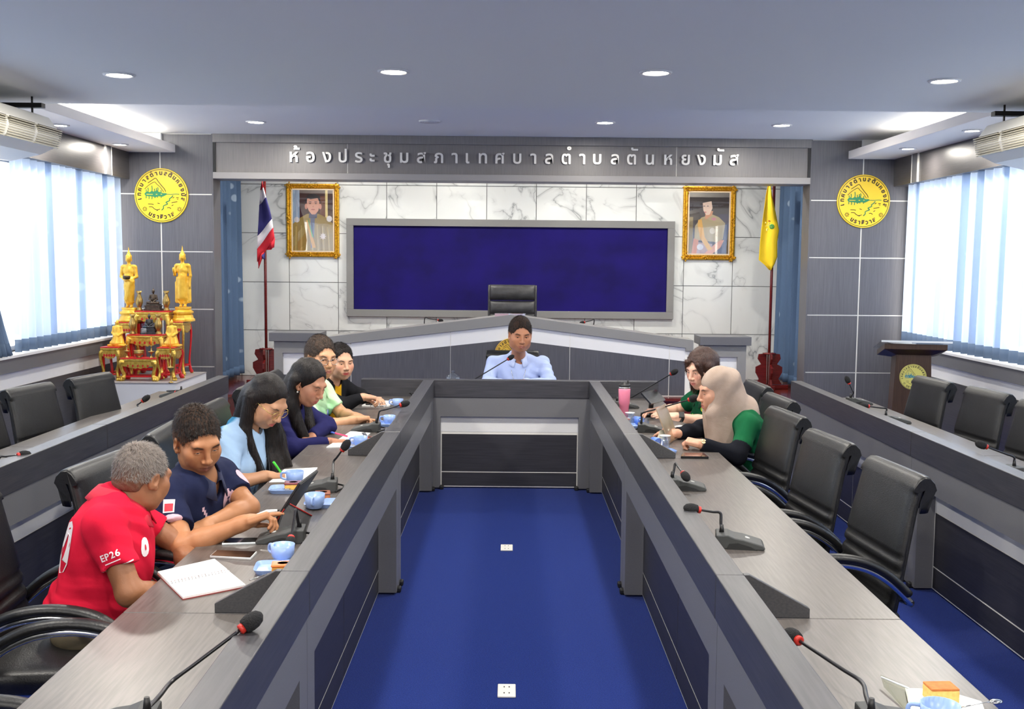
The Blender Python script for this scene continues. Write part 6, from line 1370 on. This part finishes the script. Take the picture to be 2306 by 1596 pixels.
def blue_col(b, col, V, I):
    w = np.clip((b[:, 2]-I['L']*.86)/.02, 0, 1)*np.clip(-(b[:, 1]+.02)/.02, 0, 1); w = np.maximum(w, np.clip((-.02-b[:, 2])/.02+.6, 0, 1))
    return col*(1-w[:, None])+A3(srgb((56, 130, 170)))*w[:, None]
t, so, H, I = person('person in a pale blue t-shirt with gold glasses, writing', (-1.36, 5.02), (-1.255, 5.02, .905), -10, (W_(600, 903, 4.97), -28, 36, 4, .98),
    {'R': (W_(512, 1092, 4.78), W_(598, 1072, 4.83), dict(fwd=(.17, .05, -.01), up=(-.1, .35, 1), thumb=(.35, .55), each=[(.75, .9, .5), (.85, 1., .6), (1., 1.1, .7), (1.1, 1.1, .7)])), 'L': ((-1.20, 5.30, .68), (-1.10, 5.12, .60), dict(fwd=(.7, -.6, 0), up=(0, 0, 1), **REST))},
    (196, 146, 112), (170, 200, 232), hair_blue, HAIRB, sw=.165, girth=.92, depth=.95, eye=.22, look=(0, -.7), fem=True, lip=(190, 64, 72), bust=.85, shirt_col=blue_col, sleeve=.66, neckr=.050, blush=.25, neckdrop=.02, browsw=.8)
GOLDW = mat('gold_wire', (214, 186, 110), .25, .9); LENS = mat('spectacle_lens', (255, 255, 255)); _glass(LENS, .10)
def glasses(label, H, m, r=.021, org=(0, 0, 0)):
    g = thing('spectacles', label, 'glasses', tuple(H((0, .1, 0)))); o = A3(H((0, .1, 0)))
    for s in (-1, 1):
        MB().tube([tuple(H((s*.033+r*1.12*math.cos(a), .104-.05*abs(s*.033+r*math.cos(a))*.5, -.002+r*.9*math.sin(a)))-o) for a in [2*math.pi*i/18 for i in range(19)]], .0014*H.k, 6).build('lens_rim', m, g)
        MB().add([tuple(H((s*.033+r*1.1*math.cos(a), .103-.05*abs(s*.033+r*math.cos(a))*.5, -.002+r*.88*math.sin(a)))-o) for a in [2*math.pi*i/18 for i in range(18)]], [tuple(range(18))]).build('lens', LENS, g)
        MB().tube([tuple(H(q)-o) for q in ((s*.057, .100, .004), (s*.074, .085, .006), (s*.080, .03, .006), (s*.083, -.015, .002))], .0016*H.k, 6).build('temple', m, g)
    MB().tube([tuple(H(q)-o) for q in ((-.010, .105, .003), (0, .110, .006), (.010, .105, .003))], .0013*H.k, 6).build('bridge', m, g); return g
glasses('gold rimmed glasses of the person in pale blue', H, GOLDW)
fw, rt, up, p0, S_ = (A3(I[q]) for q in ('fw', 'rt', 'up', 'p0', 'S'))
M = face_mat(p0+(S_-p0)*.52+fw*.13+rt*.02, fw+rt*.45); bl = mat('print_blue', (86, 150, 210), .7)
for i in range(5): decal(t, so, I['org'], rect_mb(.006, .05, 6), M @ Matrix.Translation((-.02+i*.011, .0, 0)), bl, 'chest_print')
decal(t, so, I['org'], rect_mb(.075, .004, 10), M @ Matrix.Translation((0, -.06, 0)) @ Matrix.Rotation(.25, 4, 'Z'), bl, 'chest_print')
p = A3(W_(616, 1040, 4.86)); st = thing('green_pen', 'bright green pen in the hand of the person in pale blue', 'pen', tuple(p)); q = A3(W_(640, 1074, 4.93))-p; MB().tube([(0, 0, 0), tuple(q*.85)], .0055, 8).build('barrel', mat('pen_green', (70, 210, 60), .4), st); MB().tube([tuple(q*.85), tuple(q)], [.004, .001], 8).build('tip', BLACK, st)
ln = thing('lanyard', 'black lanyard with clip around the neck of the person in pale blue', 'lanyard', tuple(S_)); pts = []
for s in (-1, 1): MB().tube(spline([tuple(rt*s*.06+up*.03), tuple(rt*s*.06+fw*.085-up*.05), tuple(rt*s*.03+fw*.158-up*.16), tuple(fw*.172-up*.24)], 5), .0028, 6).build('cord', BLACK, ln)
MB().ball(tuple(fw*.175-up*.25), .009, 8).build('clip', CHROME, ln)
# ---- 4 person in navy blouse ---------------------------------------------------------
def hair_navy(S, H, I):
    k, R = H.k, H.R; E = lambda c, r, kk=.015, op='u': S.ell(H(c), A3(r)*k, R, kk*k, op)
    E((0, -.018, .040), (.085, .104, .096)); E((0, -.06, -.03), (.076, .056, .10)); E((0, .118, -.016), (.073, .102, .106), .008, 's'); sh = I['S']
    for s in (1, -1):
        S.cap(H((s*.076, -.03, .0)), sh+I['rt']*s*.095+I['fw']*.05+A3((0, 0, .03)), .038, .042, .03); S.cap(sh+I['rt']*s*.095+I['fw']*.05+A3((0, 0, .03)), sh+I['rt']*s*.06+I['fw']*.14-A3((0, 0, .16)), .042, .026, .03)
    S.cap(H((0, -.07, -.03)), sh-I['fw']*.07-A3((0, 0, .1)), .068, .05, .03); S.cap(H((.04, -.05, -.06)), sh+I['rt']*.08-I['fw']*.02, .05, .05, .03); E((.088, .012, -.02), (.02, .02, .03), .006, 's')
t, so, H, I = person('person in a dark navy long-sleeved blouse looking down at notes', (-1.37, 5.98), (-1.25, 5.97, .885), -10, (W_(693, 862, 5.93), -26, 26, 3, 1.02),
    {'R': (W_(655, 1008, 5.74), W_(742, 996, 5.80), dict(fwd=(.2, .04, .0), up=(-.1, .35, 1), thumb=(.35, .55), each=[(.6, .8, .5), (.8, 1., .6), (1., 1.1, .7), (1.1, 1.1, .7)])), 'L': (W_(738, 958, 6.12), W_(702, 984, 5.93), dict(fwd=(-.1, -.9, -.05), up=(.2, 0, 1), **REST))},
    (190, 134, 104), (36, 36, 82), hair_navy, HAIRB, sw=.17, girth=.98, depth=1.0, eye=.2, fem=True, long=True, lip=(186, 80, 80), bust=.9, neckr=.050, blush=.2, browsw=.8)
MB().ball(tuple(H((.080, .012, -.045))-I['org']), .006, 8).build('earring', mat('pearl', (236, 232, 226), .2), t)
p = A3(W_(758, 976, 5.86)); st = thing('pink_pen', 'pink and blue pen in the hand of the person in navy', 'pen', tuple(p)); q = A3(W_(782, 982, 5.92))-p; MB().tube([tuple(-q*.2), tuple(q)], .005, 8).build('barrel', mat('pen_pink', (226, 70, 120), .4), st); MB().tube([tuple(-q*.5), tuple(-q*.2)], .005, 8).build('cap', mat('pen_blue', (60, 100, 200), .4), st)
# ---- 5 person in mint shirt ------------------------------------------------------------
def mint_col(b, col, V, I):
    w = np.clip((b[:, 2]/I['L']-.35)/.6, 0, 1)[:, None]; return col*(1-w)+A3(srgb((206, 240, 190)))*w
t, so, H, I = person('person in a mint green shirt and wire glasses with clasped hands', (-1.38, 6.75), (-1.265, 6.72, .90), -14, (W_(722, 806, 6.68), -50, 6, 2, 1.07),
    {'R': (W_(722, 962, 6.45), W_(797, 946, 6.50), dict(fwd=(.17, .08, .01), up=(-.1, .3, 1), thumb=(.4, .4), each=[(.1, .1, .1), (.7, .9, .6), (.8, 1., .6), (.9, 1., .6)])), 'L': (W_(772, 934, 6.86), W_(800, 938, 6.66), dict(fwd=(.8, -.5, .0), up=(.0, .2, 1), **HOLD))},
    (204, 152, 114), (132, 226, 180), lambda S, H, I: hair_short(S, H, .009, .080, -.03, -.06, .014), (58, 50, 45), sw=.19, girth=1.08, depth=1.15, eye=.5, look=(.15, .0), collar=(196, 238, 190), neckdrop=.03, shirt_col=mint_col, sleeve=.72, jaw=1.06, lip=(176, 106, 94), brow=(66, 52, 44))
glasses('silver wire glasses of the person in mint', H, mat('silver_wire', (200, 196, 190), .25, .9))
fw, rt, up, p0, S_ = (A3(I[q]) for q in ('fw', 'rt', 'up', 'p0', 'S'))
pk = p0+(S_-p0)*.62-rt*.075+fw*.135; st = thing('pocket_pens', 'pens clipped in the shirt pocket of the person in mint', 'pen', tuple(pk)); MB().tube([(0, 0, -.03), (0, 0, .03)], .004, 6).build('pen', mat('pen_blue'), st); MB().tube([tuple(rt*.012+A3((0, 0, -.03))), tuple(rt*.012+A3((0, 0, .032)))], .004, 6).build('pen', SPOON, st)
# ---- 6 person in black jacket --------------------------------------------------------
def hair_tied(S, H, I):
    k, R = H.k, H.R; E = lambda c, r, kk=.012, op='u': S.ell(H(c), A3(r)*k, R, kk*k, op)
    E((0, -.020, .040), (.083, .103, .096)); E((0, -.055, -.01), (.070, .055, .065)); E((0, .114, -.016), (.074, .102, .108), .008, 's'); E((0, -.12, -.01), (.035, .035, .035))
    for s in (-1, 1): E((s*.088, .012, -.03), (.034, .036, .05), .006, 's')
    S.box(H((0, 0, -.125)), A3((.12, .2, .06))*k, R, .004*k, .01*k, 's')
def black_col(b, col, V, I):
    w = np.clip((.035+.03*(1-b[:, 2]/I['L'])-np.abs(b[:, 0]-.0))/.006, 0, 1)*(b[:, 1] > .02)*(b[:, 2] > I['L']*.1); w = w[:, None]; return col*(1-w)+A3(srgb((236, 176, 30)))*w
t, so, H, I = person('person in a black jacket over yellow, furthest along the left desk', (-1.38, 7.40), (-1.25, 7.36, .86), -30, (W_(768, 815, 7.30), -58, 6, 0, .98),
    {'R': (W_(772, 912, 7.12), W_(818, 894, 7.12), dict(fwd=(.2, .05, -.02), up=(0, .2, 1), **HOLD)), 'L': ((-1.08, 7.55, .75), (-.98, 7.38, .745), dict(fwd=(.8, -.4, 0), up=(0, 0, 1), **REST))},
    (216, 166, 136), (30, 30, 34), hair_tied, HAIRB, sw=.17, girth=1.0, depth=1.0, eye=.45, look=(.1, 0), fem=True, long=True, lip=(176, 40, 54), shirt_col=black_col, neckr=.050, blush=.3, brow=(40, 28, 26), bust=.9)
# ---- 7 chairman ----------------------------------------------------------------------
t, so, H, I = person('person in a pale blue collared shirt seated behind the centre desk', (.06, 8.72), (.065, 8.66, .915), -88, (W_(1171, 754, 8.5), -80, 10, 2, 1.10),
    {'R': (W_(1098, 862, 8.52), W_(1148, 866, 8.28), dict(fwd=(.7, -.5, .1), up=(0, 0, 1), **HOLD)), 'L': (W_(1240, 864, 8.52), W_(1180, 862, 8.28), dict(fwd=(-.7, -.4, .1), up=(0, 0, 1), **HOLD))},
    (186, 128, 96), (186, 202, 244), lambda S, H, I: hair_short(S, H, .008, .078, -.02, -.055, .014), (28, 22, 19), sw=.20, girth=1.08, depth=1.05, eye=.5, look=(.1, -.1), collar=(196, 210, 246), long=True, jaw=1.14, neckdrop=.045, lip=(164, 96, 86))
fw, rt, up, p0, S_ = (A3(I[q]) for q in ('fw', 'rt', 'up', 'p0', 'S'))
nk = thing('amulet_necklace', 'chain necklace with two framed amulets on the person at the centre desk', 'necklace', tuple(S_))
for s in (-1, 1): MB().tube(spline([tuple(rt*s*.065+up*.02), tuple(rt*s*.06+fw*.10-up*.06), tuple(rt*s*.035+fw*.145-up*.15), tuple(rt*s*.028+fw*.150-up*.185)], 5), .002, 6).build('chain', SPOON, nk)
for s, m_ in ((-1, 'am_dark'), (1, 'am_pale')):
    q = rt*s*.028+fw*.152-up*.205; a_ = MB().ball(tuple(q), .02, 10, sc=(.8, .3, 1.2)).build('amulet', mat('am_gold', (196, 170, 120), .3, .6), nk); MB().ball(tuple(q+fw*.004), .014, 8, sc=(.8, .4, 1.1)).build('amulet_core', mat(m_, (60, 56, 54) if s < 0 else (206, 180, 160), .5), a_)
# ---- 8 woman with bob ----------------------------------------------------------------
def hair_bob(S, H, I):
    k, R = H.k, H.R; E = lambda c, r, kk=.015, op='u': S.ell(H(c), A3(r)*k, R, kk*k, op)
    E((0, -.018, .042), (.093, .110, .103)); E((0, -.05, -.05), (.090, .075, .10)); E((0, .122, -.022), (.066, .098, .104), .010, 's')
    for s in (-1, 1): S.cap(H((s*.076, .010, .03)), H((s*.078, .022, -.12)), .026*k, .022*k, .02*k)
    S.cap(H((-.055, .085, .06)), H((-.068, .065, -.01)), .016*k, .010*k, .02*k); S.cap(H((.03, .088, .075)), H((.066, .068, .01)), .016*k, .010*k, .02*k)
    S.box(H((0, 0, -.20)), A3((.15, .2, .06))*k, R, .004*k, .01*k, 's')
t, so, H, I = person('person in a green polo shirt with chest lettering, hand at the tablet', (1.37, 6.78), (1.27, 6.74, .865), 196, (W_(1581, 832, 6.68), 214, 14, 0, .99),
    {'L': (W_(1598, 952, 6.50), W_(1524, 938, 6.45), dict(fwd=(-.2, .02, .012), up=(.0, -.25, 1), curl=(.05, .12, .1), thumb=(.6, .2), spread=.13)), 'R': ((1.10, 6.98, .74), (.98, 6.86, .75), dict(fwd=(-.8, -.2, 0), up=(0, 0, 1), **REST))},
    (222, 174, 150), (14, 76, 48), hair_bob, HAIRBR, sw=.165, girth=.92, depth=.95, eye=.35, look=(0, -.4), collar=(14, 70, 46), fem=True, lip=(206, 112, 108), sleeve=.62, neckr=.048, blush=.35, bust=.9, cmat=KNIT, brow=(60, 42, 36))
fw, rt, up, p0, S_ = (A3(I[q]) for q in ('fw', 'rt', 'up', 'p0', 'S'))
decal(t, so, I['org'], text_mb('INP', .07, .03), face_mat(p0+(S_-p0)*.66+fw*.13-rt*.0, fw-rt*.35), mat('print_lime', (110, 216, 70), .7), 'chest_lettering')
M = face_mat(p0+(S_-p0)*.86+fw*.13-rt*.075, fw-rt*.3); decal(t, so, I['org'], disc_mb(.024, 12, sy=.7), M, mat('print_yellow', (214, 214, 60), .7), 'chest_badge'); decal(t, so, I['org'], disc_mb(.014, 10, sy=.7), M, mat('print_lime'), 'chest_badge_core', .003)
wr = A3(W_(1524, 938, 6.45)); dr = unit(A3(W_(1598, 952, 6.50))-wr); w0 = wr+dr*.028; st = thing('smart_watch', 'black smart watch on the wrist of the person in the green polo shirt', 'watch', tuple(w0)); Mq = Vector(dr).to_track_quat('Z', 'Y').to_matrix().to_4x4(); MB().lathe([(.0275, -.011), (.029, -.011), (.029, .011), (.0275, .011)], 20, M=Mq).build('strap', BLACK, st); fz = face_mat((0, -.022, .018), (0, -.75, .65)); MB().box(-.017, .017, -.02, .02, -.003, .008, M=fz).build('case', BLACK, st, .003)
# ---- 9 person in headscarf ------------------------------------------------------------
def hijab(S, H, I):
    k, R = H.k, H.R; E = lambda c, r, kk=.02, op='u': S.ell(H(c), A3(r)*k, R, kk*k, op); sh = I['S']; rt, fw = I['rt'], I['fw']
    E((0, -.028, .036), (.092, .113, .104)); E((0, -.045, -.06), (.092, .095, .11), .04); S.cap(H((0, -.02, -.10)), sh+fw*.0-A3((0, 0, .01)), .10, .125, .06)
    S.cap(H((-.05, .045, -.11)), sh+fw*.10-rt*.04-A3((0, 0, .10)), .045, .075, .05); S.cap(sh+fw*.10-rt*.05-A3((0, 0, .06)), sh+fw*.13-rt*.085-A3((0, 0, .235)), .075, .055, .05, 'u', True); S.cap(H((.05, .04, -.10)), sh+fw*.10+rt*.05-A3((0, 0, .12)), .045, .07, .05)
    E((0, .130, -.026), (.062, .110, .076), .010, 's'); E((0, .10, -.05), (.054, .075, .078), .01, 's')
SCARF = noisy('ribbed_scarf', (166, 146, 132), (180, 160, 146), (1, 1, 1), 12, 2, .85, spec=.15)
def _rib(m):
    b = m.node_tree.nodes['Principled BSDF']; tc = _n(m, 'ShaderNodeTexCoord'); mp = _n(m, 'ShaderNodeMapping'); mp.inputs['Rotation'].default_value = (.15, .35, 0); _l(m, tc.outputs['Object'], mp.inputs[0])
    w = _n(m, 'ShaderNodeTexWave', Scale=75., Distortion=.6); w.bands_direction = 'Z'; w.inputs['Detail Scale'].default_value = .5; _l(m, mp.outputs[0], w.inputs['Vector']); bp = _n(m, 'ShaderNodeBump', Strength=.22, Distance=.003); _l(m, w.outputs['Fac'], bp.inputs['Height']); _l(m, bp.outputs[0], b.inputs['Normal'])
_rib(SCARF)
def scarf_fold(p): return .004*np.sin(46*p[:, 0]+30*p[:, 1]-26*p[:, 2]+2.2*np.sin(11*p[:, 2]+5*p[:, 1]))
def green_col(b, col, V, I):
    w = np.zeros(len(V))
    for s in 'RL':
        e, wr_, _h = I['arms'][s]; e, wr_ = A3(e), A3(wr_); a = I['sh'][s]; d = unit(e-a); q = (V-a)@d; L = np.linalg.norm(e-a); rad = np.linalg.norm((V-a)-np.outer(q, d), axis=1)
        d2 = unit(wr_-e); q2 = (V-e)@d2; r2 = np.linalg.norm((V-e)-np.outer(np.clip(q2, 0, 9), d2), axis=1)
        w = np.maximum(w, np.maximum((q > L*.70)*(rad < .085), (r2 < .07)*(q > L*.5)))
    w = w[:, None]; return col*(1-w)+A3(srgb((22, 24, 32)))*w
t, so, H, I = person('person in a beige headscarf and green shirt speaking into the microphone', (1.40, 5.97), (1.285, 5.95, .865), 184, (W_(1617, 882, 5.93), 186, 8, 0, 1.02),
    {'L': (W_(1662, 1024, 5.66), W_(1580, 1000, 5.66), dict(fwd=(-.17, .06, .03), up=(-.1, -.2, 1), curl=(.9, 1.1, .8), thumb=(.4, .6), spread=.03)), 'R': ((1.10, 6.14, .74), W_(1525, 976, 6.02), dict(fwd=(-.2, .02, .03), up=(0, -.2, 1), thumb=(.5, .4), each=[(.25, .35, .3), (.45, .6, .4), (.6, .7, .5), (.7, .8, .5)]))},
    (206, 152, 124), (20, 92, 56), None, None, sw=.175, girth=1.05, depth=1.1, eye=.25, look=(0, -.4), fem=True, long=True, lip=(190, 100, 96), shirt_col=green_col, neckr=.050, bust=1., cmat=KNIT, ears=False)
Hs = Sdf(); hijab(Hs, H, I); V_, F_ = Hs.mesh(.0055, fold=scarf_fold); np_mesh('headscarf', V_, F_, SCARF, t, None, I['org'])
wr = A3(W_(1580, 1000, 5.66)); dr = unit(A3(W_(1662, 1024, 5.66))-wr); w0 = wr+dr*.006; st = thing('wrist_watch', 'small gold watch on the wrist of the person in the headscarf', 'watch', tuple(w0)); Mq = Vector(dr).to_track_quat('Z', 'Y').to_matrix().to_4x4(); MB().lathe([(.0285, -.006), (.030, -.006), (.030, .006), (.0285, .006)], 20, M=Mq).build('strap', mat('strap_brown', (70, 50, 36), .5), st); fz = face_mat((0, -.022, .019), (0, -.75, .65)); MB().lathe([(.013, -.003), (.015, .004), (.012, .006), (0, .006)], 16, M=fz).build('dial', mat('dial_gold', (226, 206, 160), .25, .5), st)
